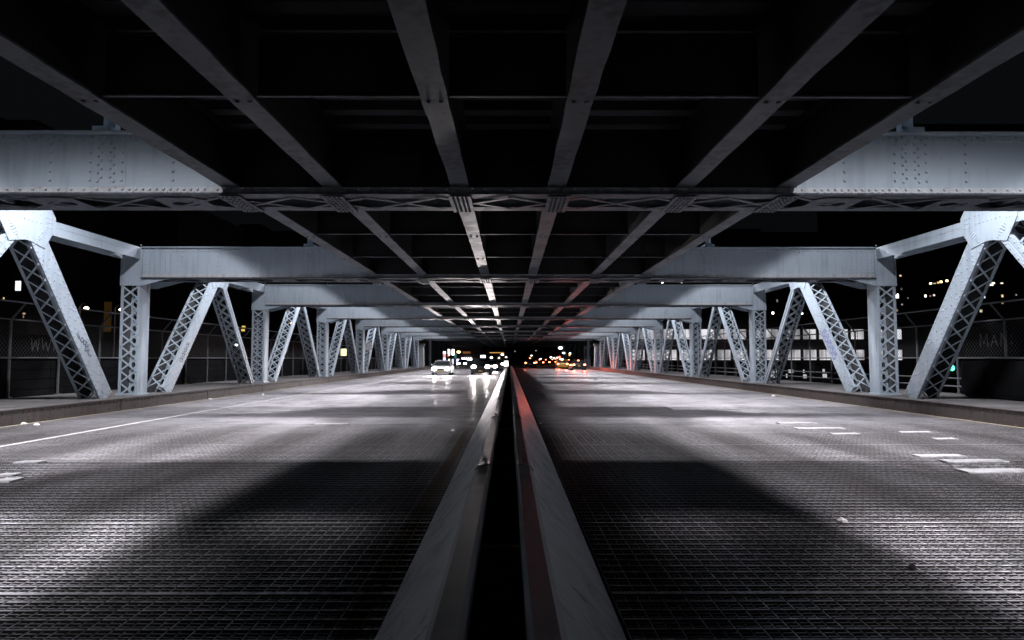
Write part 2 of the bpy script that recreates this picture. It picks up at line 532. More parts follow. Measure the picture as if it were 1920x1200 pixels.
def member(Ay, Az, By, Bz, w, pitch, heavy, rivets=True, cover=0):
    """laced box member in the truss plane (built at +x)"""
    b = MB(); inner = MB()
    A = Vector((0, Ay, Az)); B = Vector((0, By, Bz)); d = (B - A).normalized(); Ln = (B - A).length
    p = Vector((0, -d.z, d.y))
    X = Vector((1, 0, 0))
    for x in (XI + 0.012, XO - 0.012):
        c = X * x
        if heavy:
            b.bar(A + c, B + c, w, 0.024, X)
        else:
            b.bar(A + c + p*(w/4 + .012), B + c + p*(w/4 + .012), w/2 - .024, 0.024, X)
            b.bar(A + c - p*(w/4 + .012), B + c - p*(w/4 + .012), w/2 - .024, 0.024, X)
            b.bar(A + c + X*(.014 if x < 13 else -.014), B + c + X*(.014 if x < 13 else -.014), .06, 0.004, X)
    if cover:  # added plate that blocks light from entering the leg
        b.bar(A + X*((XI + XO)/2) + p*(cover*(w/2 + .006)), B + X*((XI + XO)/2) + p*(cover*(w/2 + .006)), XO - XI, .012, p)
    # added dark liners: the shade inside the member as colour
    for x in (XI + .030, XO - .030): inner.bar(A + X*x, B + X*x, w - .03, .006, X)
    # angle legs and lacing on the open faces
    for sg in (-1, 1):
        off = p * (sg * (w/2 - 0.008))
        for x in (XI + 0.058, XO - 0.058):
            b.bar(A + X*x + off, B + X*x + off, 0.066, 0.014, p)
        if cover == sg: continue
        n = max(2, int(Ln / pitch))
        for k in range(n):
            a = A + d * (Ln * k / n); c = A + d * (Ln * (k + 1) / n)
            o2 = p * (sg * (w/2 + 0.006)); o3 = p * (sg * (w/2 + 0.0135))
            b.bar(a + X*(XI + .06) + o2, c + X*(XO - .06) + o2, 0.05, 0.007, p)
            b.bar(a + X*(XO - .06) + o3, c + X*(XI + .06) + o3, 0.05, 0.007, p)
            if rivets:
                b.rivet(a + X*(XI + .06) + p*(sg*(w/2 + .017)), p * sg, .02, .012)
                b.rivet(a + X*(XO - .06) + p*(sg*(w/2 + .017)), p * sg, .02, .012)
    if rivets:
        t = 0.12; k = 0
        while t < Ln - 0.05:
            base = A + d * t + X * XI
            b.rivet(base + p*(w/2 - .055), -X); b.rivet(base - p*(w/2 - .055), -X)
            if heavy:
                b.rivet(base + p*((.07 if k % 2 else -.07)), -X)
                if k % 3 == 0: b.rivet(base + p*((-.15 if k % 2 else .15)) + d*.08, -X)
            t += 0.2; k += 1
    return b, inner


def post_mesh(rivets=True):
    """laced post: local y from 0 to .62 (built at +x)"""
    b = MB(); D = 0.62; za, zb = ZW, Z_BOT - 0.02
    b.box(XI, XI + .024, 0.0, D, za, zb)
    b.box(XO - .024, XO, 0.0, D, za, zb)
    for y in (0.009, D - 0.009):
        for x in (XI + .06, XO - .06):
            b.box(x - .035, x + .035, y - .008, y + .008, za, zb)
    n = 9; pz = (zb - .28 - za) / n
    for sg, y in ((-1, 0.0), (1, D)):
        for k in range(n):
            z0 = za + pz * k; z1 = z0 + pz
            b.bar((XI + .06, y + sg*.006, z0), (XO - .06, y + sg*.006, z1), .054, .008, (0, 1, 0))
            b.bar((XO - .06, y + sg*.0145, z0), (XI + .06, y + sg*.0145, z1), .054, .008, (0, 1, 0))
            if rivets:
                for x in (XI + .06, XO - .06): b.rivet((x, y + sg*.019, z0), (0, sg, 0), .02, .012)
    if rivets:
        z = za + .1; k = 0
        while z < zb - .05:
            for y in (.06, .15, D - .15, D - .06):
                b.rivet((XI, y, z + (.05 if y in (.15, D - .15) else 0)), (-1, 0, 0), .022, .016)
            z += .1; k += 1
    # base shoe
    b.box(XI - .05, XO + .05, -.06, D + .06, ZW - .005, ZW + .05)
    return b


def post_inner():
    b = MB()
    for x in (XI + .030, XO - .030): b.box(x - .003, x + .003, .03, .59, ZW, Z_BOT - .03)  # thin dark liners, shade inside the post put into colour
    return b


def knee_mesh(rivets=True):
    """end plate of the girder over the post with its knee (near face and far face)"""
    out = []
    for y in (-0.046, BW + 0.026):
        b = MB()
        pts = [(XI - 1.0, y, Z_BOT - .035), (XI - .06, y, Z_BOT - .28), (XO + .02, y, Z_BOT - .28), (XO + .02, y, Z_TOP - .38),
               (XO - .35, y, Z_TOP - .03), (XI - .06, y, Z_TOP - .03), (XI - .06, y, Z_BOT - .035)]
        b.prism(pts, (0, .02, 0))
        if rivets and y < 0:
            for z in [Z_BOT - .2 + .11 * k for k in range(13)]:
                for x in (XI + .0, XO - .06): b.rivet((x, y, z), (0, -1, 0), .022, .014)
        out.append(b)
    return out


beam_cache = {}


def girder(k):
    """cross girder: two riveted webs; returns (webs, bottom flange with lacing, top flange)"""
    rich = k <= 4
    if rich in beam_cache: return beam_cache[rich]
    w = MB()
    xe = XI - .065
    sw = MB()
    w.box(-xe, -4.9, -.01, .01, Z_BOT, Z_TOP).box(4.9, xe, -.01, .01, Z_BOT, Z_TOP)
    w.box(-xe, xe, BW - .01, BW + .01, Z_BOT, Z_TOP)
    for x in (-xe + .02, -9, -4.93, 4.93, 9, xe - .02): w.box(x - .01, x + .01, .0105, BW - .0105, Z_BOT + .02, Z_TOP - .02)
    sw.box(-4.9, 4.9, -.01, .01, Z_BOT, Z_TOP)  # web under the deck, its shade painted in as near-black
    # vertical stiffener laps / splice plates
    for s in (-1, 1):
        xs = sorted((s*6.52, s*7.18)); w.box(xs[0], xs[1], -.0175, -.0105, Z_BOT + .125, Z_TOP - .115)
        xs = sorted((s*11.6, s*xe)); w.box(xs[0], xs[1], -.0165, -.0105, Z_BOT + .125, Z_TOP - .115)
    if rich:
        for s in (-1, 1):
            for x in (5.72, 7.8, 8.93, 10.05, 11.3):
                for q in range(5): w.rivet((s*x, -.0105, 4.62 + .158*q), (0, -1, 0), .024, .015)
            for q in range(5):
                for x in (6.58, 7.12): w.rivet((s*x, -.0178, 4.62 + .158*q), (0, -1, 0), .024, .015)
            for q in range(10):
                zz = 4.60 + .073*q
                w.rivet((s*(6.72 + (.06 if q % 2 else 0)), -.0178, zz), (0, -1, 0), .024, .015)
                w.rivet((s*(6.93 + (0 if q % 2 else .06)), -.0178, zz), (0, -1, 0), .024, .015)
            for x in (11.68, 11.86, 12.04, 12.22, 12.40, 12.56):
                for q in range(7): w.rivet((s*x, -.0168, 4.58 + .115*q), (0, -1, 0), .022, .014)
    bf = MB()
    # bottom angles (vertical legs) and cover plates
    for y in (-.018, BW + .018):
        bf.box(-xe, xe, y - .0075, y + .0075, Z_BOT - .002, Z_BOT + .12)
    lc = MB()
    for y in (0.0, BW):
        lc.box(-xe, xe, y - .15, y + .15, Z_BOT - .03, Z_BOT - .003)
    if rich:
        x = -12.5; q = 0
        while x < 12.6:
            bf.rivet((x, -.0255, Z_BOT + (.085 if q % 2 else .032)), (0, -1, 0), .024, .015)
            dense = 5.2 < abs(x) < 6.6
            x += (.058 if dense else .108); q += 1
    # lacing under the girder
    zl = Z_BOT - .036
    x = -12.4
    n = 20; step = 24.8 / n
    for q in range(n):
        a = -12.4 + q*step; c = a + step
        lc.bar((a, .05, zl), (c, BW - .05, zl), .085, .008, (0, 0, 1))
        lc.bar((a, BW - .05, zl - .0085), (c, .05, zl - .0085), .085, .008, (0, 0, 1))
    for s in (-1, 1):
        for xc in (5.7, 7.9, 10.4):
            ring = []
            N_ = 16; hw, hh = .42, BW/2 - .02
            i = len(lc.v)
            for q in range(N_):
                a = 2*PI*(q + .5)/N_; ca, sa = math.cos(a), math.sin(a)
                sc_ = 1 / max(abs(ca), abs(sa))
                lc.v.append((s*xc + hw*ca*sc_, BW/2 + hh*sa*sc_, zl - .014))
            for q in range(N_):
                a = 2*PI*(q + .5)/N_
                lc.v.append((s*xc + .26*math.cos(a), BW/2 + .15*math.sin(a), zl - .014))
            for q in range(N_):
                q2 = (q + 1) % N_
                lc.f.append((i + q, i + N_ + q, i + N_ + q2, i + q2))
        for xc in (.84, 3.0, 4.73):
            lc.box(s*xc - .19, s*xc + .19, -.13, BW + .13, zl - .028, zl - .016)
            if rich:
                for yy in [-.05 + .13*q for q in range(9)]:
                    for dx in (-.11, -.04, .04, .11):
                        lc.rivet((s*xc + dx, yy, zl - .028), (0, 0, -1), .02, .012)
    tfs = (MB(), MB())
    for y in (-.018, BW + .018):
        for tf, p_, q_ in ((tfs[0], -xe, -4.92), (tfs[1], 4.92, xe)): tf.box(p_, q_, y - .0075, y + .0075, Z_TOP - .11, Z_TOP + .002)
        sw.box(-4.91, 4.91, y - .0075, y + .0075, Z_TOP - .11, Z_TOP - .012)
    for tf, p_, q_ in ((tfs[0], -xe, -4.92), (tfs[1], 4.92, xe)): tf.box(p_, q_, -.15, BW + .15, Z_TOP + .003, Z_TOP + .035)
    if rich:
        x = -12.5; q = 0
        while x < 12.6:
            if abs(x) > 5.0: tfs[x > 0].rivet((x, -.0255, Z_TOP - (.078 if q % 2 else .028)), (0, -1, 0), .024, .015)
            x += .108; q += 1
    r_ = (w.mesh('floor_beam', M['steel']), bf.mesh('bottom_flange', M['flange']), [tf.mesh('top_flange', M['steel']) for tf in tfs], sw.mesh('shaded_web', M['deck_shade']), lc.mesh('soffit_lacing', M['soffit']))
    beam_cache[rich] = r_
    return r_


def hanger_mesh(s):
    b = MB()
    b.box(s*6.95 - .1, s*6.95 + .1, .2, .22, Z_TOP + .035, Z_TOP + 1.6)
    b.box(s*6.95 - .015, s*6.95 + .015, .22, .5, Z_TOP + .035, Z_TOP + 1.6)
    b.box(s*6.95 - .16, s*6.95 + .16, -.02, .55, Z_TOP + .036, Z_TOP + .16)
    return b


for k in range(NB):
    wm, bm_, tm, sm_, lm_ = girder(k)
    o = link('floor_beam', wm, bridge, (0, YB[k], 0))
    link('bottom_flange', bm_, o); link('shaded_web', sm_, o); link('soffit_lacing', lm_, o); [link('top_flange', q_, o) for q_ in tm]
hm = {s: hanger_mesh(s).mesh('hanger', M['steel']) for s in (-1, 1)}
for k in range(4):
    for s in (-1, 1):
        link('hanger', hm[s], bridge, (0, YB[k], 0))

# stringers, cross frames and deck of the elevated railway
ST_X = (-4.73, -3.0, -.84, .80, 2.98, 4.70)


def stringer_mesh(L_, cover):
    b = MB(); zb = 4.50
    zc = zb
    n = 26 if L_ < 20 else 90
    # bottom flange with slightly uneven rusted edges
    pl = []; pr = []
    rnd = random.Random(int(L_ * 1000) + cover)
    for q in range(n + 1):
        y = L_ * q / n
        pl.append((-.15 + rnd.uniform(-.008, .008), y)); pr.append((.15 + rnd.uniform(-.008, .008), y))
    i = 0
    for q in range(n + 1):
        b.v += [(pl[q][0], pl[q][1], zb), (pr[q][0], pr[q][1], zb), (pr[q][0], pr[q][1], zb + .03), (pl[q][0], pl[q][1], zb + .03)]
    for q in range(n):
        a = 4*q; c = a + 4
        b.f += [(a, c, c+1, a+1), (a+1, c+1, c+2, a+2), (a+2, c+2, c+3, a+3), (a+3, c+3, c, a)]
    b.f += [(0, 1, 2, 3), (4*n+3, 4*n+2, 4*n+1, 4*n)]
    for fr in (1/3, 2/3):
        for dx in (-.07, .07): b.rivet((dx, L_*fr if L_ < 20 else (33.4 if fr < .5 else 37.4), zb), (0, 0, -1), .024, .014)
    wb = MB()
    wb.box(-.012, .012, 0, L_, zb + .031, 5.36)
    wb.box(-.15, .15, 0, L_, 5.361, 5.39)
    return wb.mesh('stringer', M['deck_shade']), b.mesh('lower_flange', M['soffit'])  # web and flange coloured dark for the shade below the deck


stm = stringer_mesh(LP - BW - .04, 0)
stm0 = stringer_mesh(Y0 + 30.0, 1)
cf = MB(); cl = MB()
for a, c in zip(ST_X[:-1], ST_X[1:]):
    cf.box(a + .155, c - .155, -.006, .006, 4.56, 5.3)
    cl.box(a + .155, c - .155, -.05, -.0065, 4.545, 4.562)
    cf.box(a + .155, c - .155, -.05, -.0065, 5.26, 5.277)
cfm = cf.mesh('cross_frame', M['deck_shade'])
clm = cl.mesh('lower_angle', M['soffit'])


def put_stringer(ms, x, y):
    o = link('stringer', ms[0], bridge, (x, y, 0)); link('lower_flange', ms[1], o)


def put_frame(y):
    o = link('cross_frame', cfm, bridge, (0, y, 0)); link('lower_angle', clm, o)


for x in ST_X:
    put_stringer(stm0, x, -30.02)
for y in (-.5, 3.4, 7.4): put_frame(y)
for k in range(NB):
    for x in ST_X: put_stringer(stm, x, YB[k] + BW + .02)
    for fr in (1/3, 2/3): put_frame(YB[k] + BW + .02 + (LP - BW)*fr)
b = MB()
b.box(-5.0, 5.0, -30, Y_END + 90, 5.56, 5.9)
y = -5.5
while y < 100:
    b.box(-4.95, 4.95, y, y + .24, 5.395, 5.555); y += .62
b.build('railway_deck', M['black'], bridge)

pb = MB()
pb.tube([(-3.35, 24.3, 4.75), (-3.35, 24.3, 4.55), (-3.30, 24.42, 4.42), (-3.18, 24.6, 4.38), (-3.0, 24.75, 4.42), (-2.86, 24.9, 4.6), (-2.86, 24.95, 5.0)], .055, 8)
pb.box(-3.42, -3.28, 24.22, 24.38, 4.62, 4.66).box(-3.05, -2.95, 24.68, 24.82, 4.44, 4.5)
pb.build('drain_pipe', M['rail'], bridge)

# truss: posts, diagonals, struts, gussets
AP_Z = 5.22
posts = {r_: post_mesh(r_) for r_ in (True, False)}
pm = {}
for r_ in (True, False):
    pm[(1, r_)] = posts[r_].mesh('post', M['steel']); pm[(-1, r_)] = posts[r_].mirror().mesh('post', M['steel'])
km = {}
pi_ = post_inner(); pin = {1: pi_.mesh('shade_liner', M['inner_shade']), -1: pi_.mirror().mesh('shade_liner', M['inner_shade'])}
kn = knee_mesh(); km[1] = [q.mesh('knee_plate', M['steel']) for q in kn]; km[-1] = [q.mirror().mesh('knee_plate', M['steel']) for q in kn]


def strokes(lines, O, U, V, nrm, w):
    """hand-drawn marks: ribbons on a surface; lines in (u, v) metres"""
    b = MB(); O = Vector(O); U = Vector(U); V = Vector(V); n = Vector(nrm)
    for ln in lines:
        for (a, c) in zip(ln[:-1], ln[1:]):
            A = O + U*a[0] + V*a[1] + n*.004; B = O + U*c[0] + V*c[1] + n*.004
            if (B - A).length > 1e-4:
                d = (B - A).normalized() * (w * .3)
                b.bar(A - d, B + d, w, .003, n)
    return b


def arc(cx, cy, rx, ry, a0, a1, n=9):
    return [(cx + rx*math.cos(R(a0 + (a1 - a0)*i/n)), cy + ry*math.sin(R(a0 + (a1 - a0)*i/n))) for i in range(n + 1)]


mem_cache = {}


def member_mesh(key, s, *args):
    kk = (key, s)
    if kk not in mem_cache:
        mb, inn = member(*args)
        if s < 0: mb.mirror(); inn.mirror()
        mem_cache[kk] = (mb.mesh('diagonal', M['steel']), inn.mesh('shade_liner', M['inner_shade']))
    return mem_cache[kk]


def put_diagonal(ms, y):
    o = link('diagonal', ms[0], bridge, (0, y, 0)); link('shade_liner', ms[1], o)
    return o


def gusset_mb(heavy):
    b = MB(); hy, hz = (1.05, .62) if heavy else (.62, .42)
    pts = [(-hy*.72, hz), (hy*.72, hz), (hy, hz*.45), (hy*.98, -hz*.1), (hy*.62, -hz), (hy*.1, -hz*.82), (-hy*.1, -hz*.82), (-hy*.62, -hz), (-hy*.98, -hz*.1), (-hy, hz*.45)]
    for x in (XI - .022, XO + .002):
        b.prism([(x, p[0], AP_Z + p[1]) for p in pts], (.02, 0, 0))
    if heavy:
        rnd = random.Random(3)
        for a in (-1, 1):
            for q in range(4):
                for r_ in range(4):
                    b.rivet((XI - .022, a*(.36 + .075*q + .03*r_), AP_Z - .48 + .075*r_ + .05*q), (-1, 0, 0), .018, .012)
            for q in range(3):
                for r_ in range(3):
                    b.rivet((XI - .022, a*(.68 + .1*q), AP_Z - .02 + .13*r_), (-1, 0, 0), .018, .012)
        for q in range(7):
            for r_ in range(3):
                b.rivet((XI - .022, -.45 + .15*q, AP_Z + .48 - .22*r_), (-1, 0, 0), .018, .012)
    else:
        for q in range(4):
            for a in (-1, 1): b.rivet((XI - .022, a*(.2 + .06*q), AP_Z - .3 + .08*q), (-1, 0, 0), .018, .012)
    return b


gm = {}
for hv in (True, False):
    g_ = gusset_mb(hv)
    gm[(hv, 1)] = g_.mesh('gusset', M['steel']); gm[(hv, -1)] = g_.mirror().mesh('gusset', M['steel'])

SHADE_COVER = -1  # upper side of the heavy leg, closed to keep lamp light out
MIDA = 6.25                      # apex position within a panel
for s in (-1, 1):
    for k in range(NB):
        rv = k <= 3
        o = link('post', pm[(s, rv)], bridge, (0, YB[k], 0))
        link('shade_liner', pin[s], o)
        for q in km[s]: link('knee_plate', q, o)
    for k in range(-1, NB - 1):
        ya = Y0 + LP * k
        hvN = (k == 1)          # heavy leg at the near post of this panel
        hvF = (k == 0)          # heavy leg at the far post
        rv = k <= 3
        wN = .58 if hvN else .32
        wF = .58 if hvF else .32
        # near leg: apex -> base beside post k ; far leg: apex -> base beside post k+1
        n0 = put_diagonal(member_mesh(('N', hvN, rv), s, 1.95 if hvN else 1.75, ZW, MIDA - .2, AP_Z - .1, wN, .46, hvN, rv), ya)
        f0 = put_diagonal(member_mesh(('F', hvF, rv), s, LP - (1.70 if hvF else 1.35), ZW, MIDA + .2, AP_Z - .1, wF, .46, hvF, rv, SHADE_COVER if hvF else 0), ya)
        link('gusset', gm[(k in (0, 1), s)], f0, (0, MIDA, 0))
        st = MB()
        for x in (XI + .01, XO - .01):
            for a, c in ((.7, MIDA - .5), (MIDA + .5, LP - .02)):
                st.box(x - .01, x + .01, a, c, AP_Z + .035, AP_Z + .2)
                st.box(x - .01, x + .01, a, c, AP_Z - .2, AP_Z - .035 + .01)
                st.box(x - .004, x + .004, a, c, AP_Z - .0245, AP_Z + .0345)
        for a, c in ((.7, MIDA - .5), (MIDA + .5, LP - .02)):
            st.box(XI + .021, XO - .021, a, c, AP_Z + .18, AP_Z + .195)
        if s < 0: st.mirror()
        st.build('top_strut', M['steel'], bridge, (0, ya, 0))
        # dark end stubs of the girder ledge between post base and kerb
        if k == 0:
            A = Vector((0, LP - 1.70, ZW)); B = Vector((0, MIDA + .2, AP_Z - .1)); d = (B - A).normalized()
            p = Vector((0, -d.z, d.y))
            if s < 0:
                # black tag: tall strokes, loops and a hook, reading down the leg
                ls = [[(-.10, .52), (-.10, .36)], [(-.04, .55), (-.04, .40), (-.08, .33)],
                      arc(.0, .24, .06, .07, 150, -200), [(-.06, .4), (-.06, .2)],
                      arc(.06, .10, .07, .07, 60, 400), [(.12, .13), (.17, -.02), (.10, -.10)],
                      arc(.03, -.10, .08, .06, 30, 330), [(.06, .02), (-.02, -.08)],
                      arc(.08, -.30, .08, .10, 60, 300)]
                O = A + d * 2.0 + Vector((-XI, 0, 0))
                strokes([[(-u, v) for u, v in l] for l in ls], O, p, d, (1, 0, 0), .022).build('graffiti', M['ink'], f0)
        if k == 1 and s > 0:
            A = Vector((0, 1.95, ZW)); B = Vector((0, MIDA - .2, AP_Z - .1)); d = (B - A).normalized()
            p = Vector((0, -d.z, d.y)); O = A + d * 2.3 + Vector((XI, 0, 0))
            ls = []
            for q in range(5):
                v0 = .7 - .3*q
                ls += [arc(-.05, v0, .12, .11, 20, 340), [(.02, v0 - .02), (.16, v0 - .02), (.16, v0 - .12)], [(.08, v0 + .12), (.18, v0 + .03)]]
            strokes(ls, O, p, d, (-1, 0, 0), .035).build('graffiti', M['blueink'], n0)
        if k == 1 and s < 0:
            A = Vector((0, 1.95, ZW)); B = Vector((0, MIDA - .2, AP_Z - .1)); d = (B - A).normalized()
            p = Vector((0, -d.z, d.y)); O = A + d * 1.9 + Vector((-XI, 0, 0))
            ls = []
            for q in range(4):
                v0 = .45 - .25*q
                ls += [arc(0, v0, .10, .09, 30, 330), [(-.12, v0 + .1), (.12, v0 - .04)]]
            strokes(ls, O, p, d, (1, 0, 0), .02).build('graffiti', M['ink'], n0)

# ------------------------------------------------------------------ median barrier
bar_t = thing('median_barrier', 'long double steel median barrier with scraped sloping plates and an open dark slot', 'barrier')
BC = -.045
PROF = [(.655, .02), (.66, .13), (.23, .62)]


def barrier_side(s):
    b = MB(); ys = []
    y = -1.0
    while y < Y_END:
        ys.append(y); y += .05 if y < 16 else 1.2
    rnd = random.Random(21 + s)
    dents = []
    yy = 2.2
    while yy < 40:
        dents.append((yy, rnd.uniform(.1, .9), rnd.uniform(.03, .12), rnd.uniform(.12, .5), rnd.uniform(.007, .024), rnd.uniform(-.9, .5)))
        yy += rnd.uniform(.05, .28)
    NS = 9
    rows = []
    for y in ys:
        row = [(BC + s*PROF[0][0], y, PROF[0][1]), (BC + s*PROF[1][0], y, PROF[1][1])]
        for q in range(1, NS + 1):
            t = q / NS
            x = PROF[1][0] + (PROF[2][0] - PROF[1][0])*t; z = PROF[1][1] + (PROF[2][1] - PROF[1][1])*t
            dd = 0
            for (dy, dt, wy, wt, dep, sk) in dents:
                if abs(dy - y) < .7:
                    dd += dep * math.exp(-((y - dy - sk*(t - dt))/wy)**2 - ((t - dt)/wt)**2)
            dd *= (1 - t**6)
            nx, nz = .752, .66
            row.append((BC + s*(x - nx*dd), y, z - nz*dd))
        rows.append(row)
    n = len(rows[0])
    for r_ in rows: b.v += r_
    for k in range(len(rows) - 1):
        for j in range(n - 1):
            q = (k*n + j, k*n + j + 1, (k+1)*n + j + 1, (k+1)*n + j)
            b.f.append(q if s < 0 else tuple(reversed(q)))
    o = b.build('side_plate', M['barrier'], bar_t, smooth=True)
    # top rail: bullnose strip made of lapped lengths
    L_ = 4.9; y0 = 5.7 - 2*L_
    while y0 < 75:
        r_ = MB()
        prof = [(.236, .60), (.242, .655), (.215, .69), (.125, .705), (.105, .69), (.105, .60)]
        fl = 0.012 if y0 < 40 else 0
        rings = []
        yys = [y0, y0 + .08, y0 + .3, y0 + L_ * .5, y0 + L_ - .2, y0 + L_ + .03]
        for q, y in enumerate(yys):
            gk = 1.0 + (.03 if q == 0 else (.012 if q == 1 else 0))
            lift = .008 if q == 0 else (.004 if q == 1 else 0)
            jx = random.Random(int(y*100) + s).uniform(-.006, .006)
            ring = [(BC + s*(px*gk + (jx if 0 < q < 5 else 0)), y, pz + lift) for px, pz in prof]
            rings.append(ring if s < 0 else ring[::-1])
        r_.loft(rings)
        for q in (.12, .22):
            r_.rivet((BC + s*.175, y0 + q + .1, .70), (0, 0, 1), .02, .01)
        r_.build('top_rail', M['rail'], bar_t)
        y0 += L_


for s in (-1, 1): barrier_side(s)
dm = MB()
dm.box(BC - .10, BC + .10, -.006, .006, .22, .64).box(BC - .10, BC + .10, -.05, -.0065, .625, .64)
dm.box(BC - .104, BC - .07, -.03, .03, .30, .62)
dm.box(BC + .07, BC + .104, -.03, .03, .30, .62)
for sx in (-1, 1):
    dm.tube([(BC + sx*.085, -.05, .60), (BC + sx*.085, .05, .60)], .022, 8)
dmm = dm.mesh('diaphragm', M['rusty'])
y = 3.5 + 2.85
k = 0
while k < 26:
    link('diaphragm', dmm, bar_t, (0, y - 2.85, 0)); y += 2.85; k += 1
b = MB(); b.box(BC - .64, BC + .64, -1.5, Y_END, -.05, .015)
b.build('base_strip', M['black'], bar_t)

# ------------------------------------------------------------------ fences
def fence(s, label, solid):
    t = thing('fence', label, 'fence')
    X = 15.75
    post = MB(); post.tube([(s*X, 0, ZW), (s*X, 0, 2.86)], .04, 8)
    post.box(s*X - .09, s*X + .09, -.09, .09, ZW, ZW + .03)
    pme = post.mesh('fence_post', M['galv'])
    arm = MB(); arm.tube([(s*X, 0, 2.82), (s*(X - .45), 0, 3.36)], .035, 8)
    ame = arm.mesh('arm', M['galv'])
    ped = None
    if not solid:
        pb = MB(); pb.box(s*(X + .35) - .2, s*(X + .35) + .2, -.17, .17, ZW - .02, ZW + .95); pb.box(s*(X + .35) - .23, s*(X + .35) + .23, -.2, .2, ZW + .951, ZW + 1.0)
        ped = pb.mesh('pedestal', M['darkpanel'])
    y = 21.1 - 2.3 * 6
    while y < Y_END:
        p = link('fence_post', pme, t, (0, y, 0)); link('arm', ame, p)
        if ped: link('pedestal', ped, p)
        y += 2.3
    yA, yB = 7, Y_END
    for z, x, r_ in ((1.62, X, .028), (2.84, X, .028), (3.36, X - .45, .032)):
        rb = MB(); rb.tube([(s*x, yA, z), (s*x, yB, z)], r_, 8); rb.build('rail', M['galv'], t)
    if not solid:
        for z in (.62, .9):
            rb = MB(); rb.tube([(s*X, yA, z), (s*X, yB, z)], .03, 6); rb.build('rail', M['galv'], t)
    # woven wire between the rails
    wb = MB()
    za, zb = (1.64 if solid else 1.64), 2.82
    y = yA; st = .15; h = zb - za
    while y < 60:
        wb.bar((s*X, y, za), (s*X, y + h, zb), .0045, .0045, (1, 0, 0))
        wb.bar((s*X + .005, y + h, za), (s*X + .005, y, zb), .0045, .0045, (1, 0, 0))
        y += st
    y = yA
    while y < 60:
        wb.bar((s*X, y, zb), (s*(X - .45), y, 3.36), .004, .004, (0, 1, 0)); y += .15
    wb.build('wire_mesh', M['wire'], t)
    if solid:
        sb = MB()
        y = yA
        while y < Y_END:
            sb.box(s*(X + .06) - .006, s*(X + .06) + .006, y, y + 2.27, ZW, 1.58)
            for q in range(3):
                sb.box(s*(X + .045) - .008, s*(X + .045) + .008, y + .02, y + 2.25, .6 + .32*q, .63 + .32*q)
            y += 2.3
        sb.build('lower_panel', M['darkpanel'], t)
        hb = MB(); hb.box(s*(X + .12) - .006, s*(X + .12) + .006, 7, 25.2, 1.66, 2.4); pn = hb.build('sheet_panel', M['darkpanel'], t)
        O = (s*(X + .114), 22.2, 1.95)
        ls = [[(0, .3), (.05, -.1), (.2, .25), (.3, -.1), (.36, .3)], [(.5, .35), (.56, -.05), (.7, .2), (.8, -.1), (.95, .3)],
              [(1.1, .35), (1.1, -.1)], arc(1.2, .1, .2, .22, 80, -80), [(1.5, .3), (1.45, -.2), (1.8, -.15)]]
        strokes(ls, O, (0, 1, 0), (0, 0, 1), (-s, 0, 0), .035).build('graffiti', M['greyink'], pn)
        O = (s*(X + .114), 20.2, 1.9)
        strokes([[(0, .3), (.3, -.05), (.55, -.3)], [(.1, -.1), (.3, .2), (.5, .4)]], O, (0, 1, 0), (0, 0, 1), (-s, 0, 0), .035).build('graffiti', M['greyink'], pn)
    else:
        hb = MB(); hb.box(s*(X + .12) - .006, s*(X + .12) + .006, 7, 23.2, 1.66, 2.75); pn = hb.build('sheet_panel', M['darkpanel'], t)
        O = (s*(X + .114), 22.4, 2.0)   # reads MAN: from the road, letters run towards the camera
        ls = [[(0, 0), (.02, .42), (.18, .1), (.32, .42), (.36, 0)], [(.5, 0), (.66, .36), (.8, 0)], [(.56, .14), (.74, .14)],
              [(.95, 0), (.97, .42), (1.2, 0), (1.22, .42)], [(1.4, .08), (1.4, .12)], [(1.4, .28), (1.4, .32)]]
        strokes(ls, O, (0, -1, 0), (0, 0, 1), (-s, 0, 0), .03).build('graffiti', M['greyink'], pn)
    return t


fence(-1, 'tall wire fence with dark lower panels beside the footway on the oncoming headlights side', True)
fence(1, 'tall wire fence with stubby pedestals and low rails in front of the lit office windows', False)

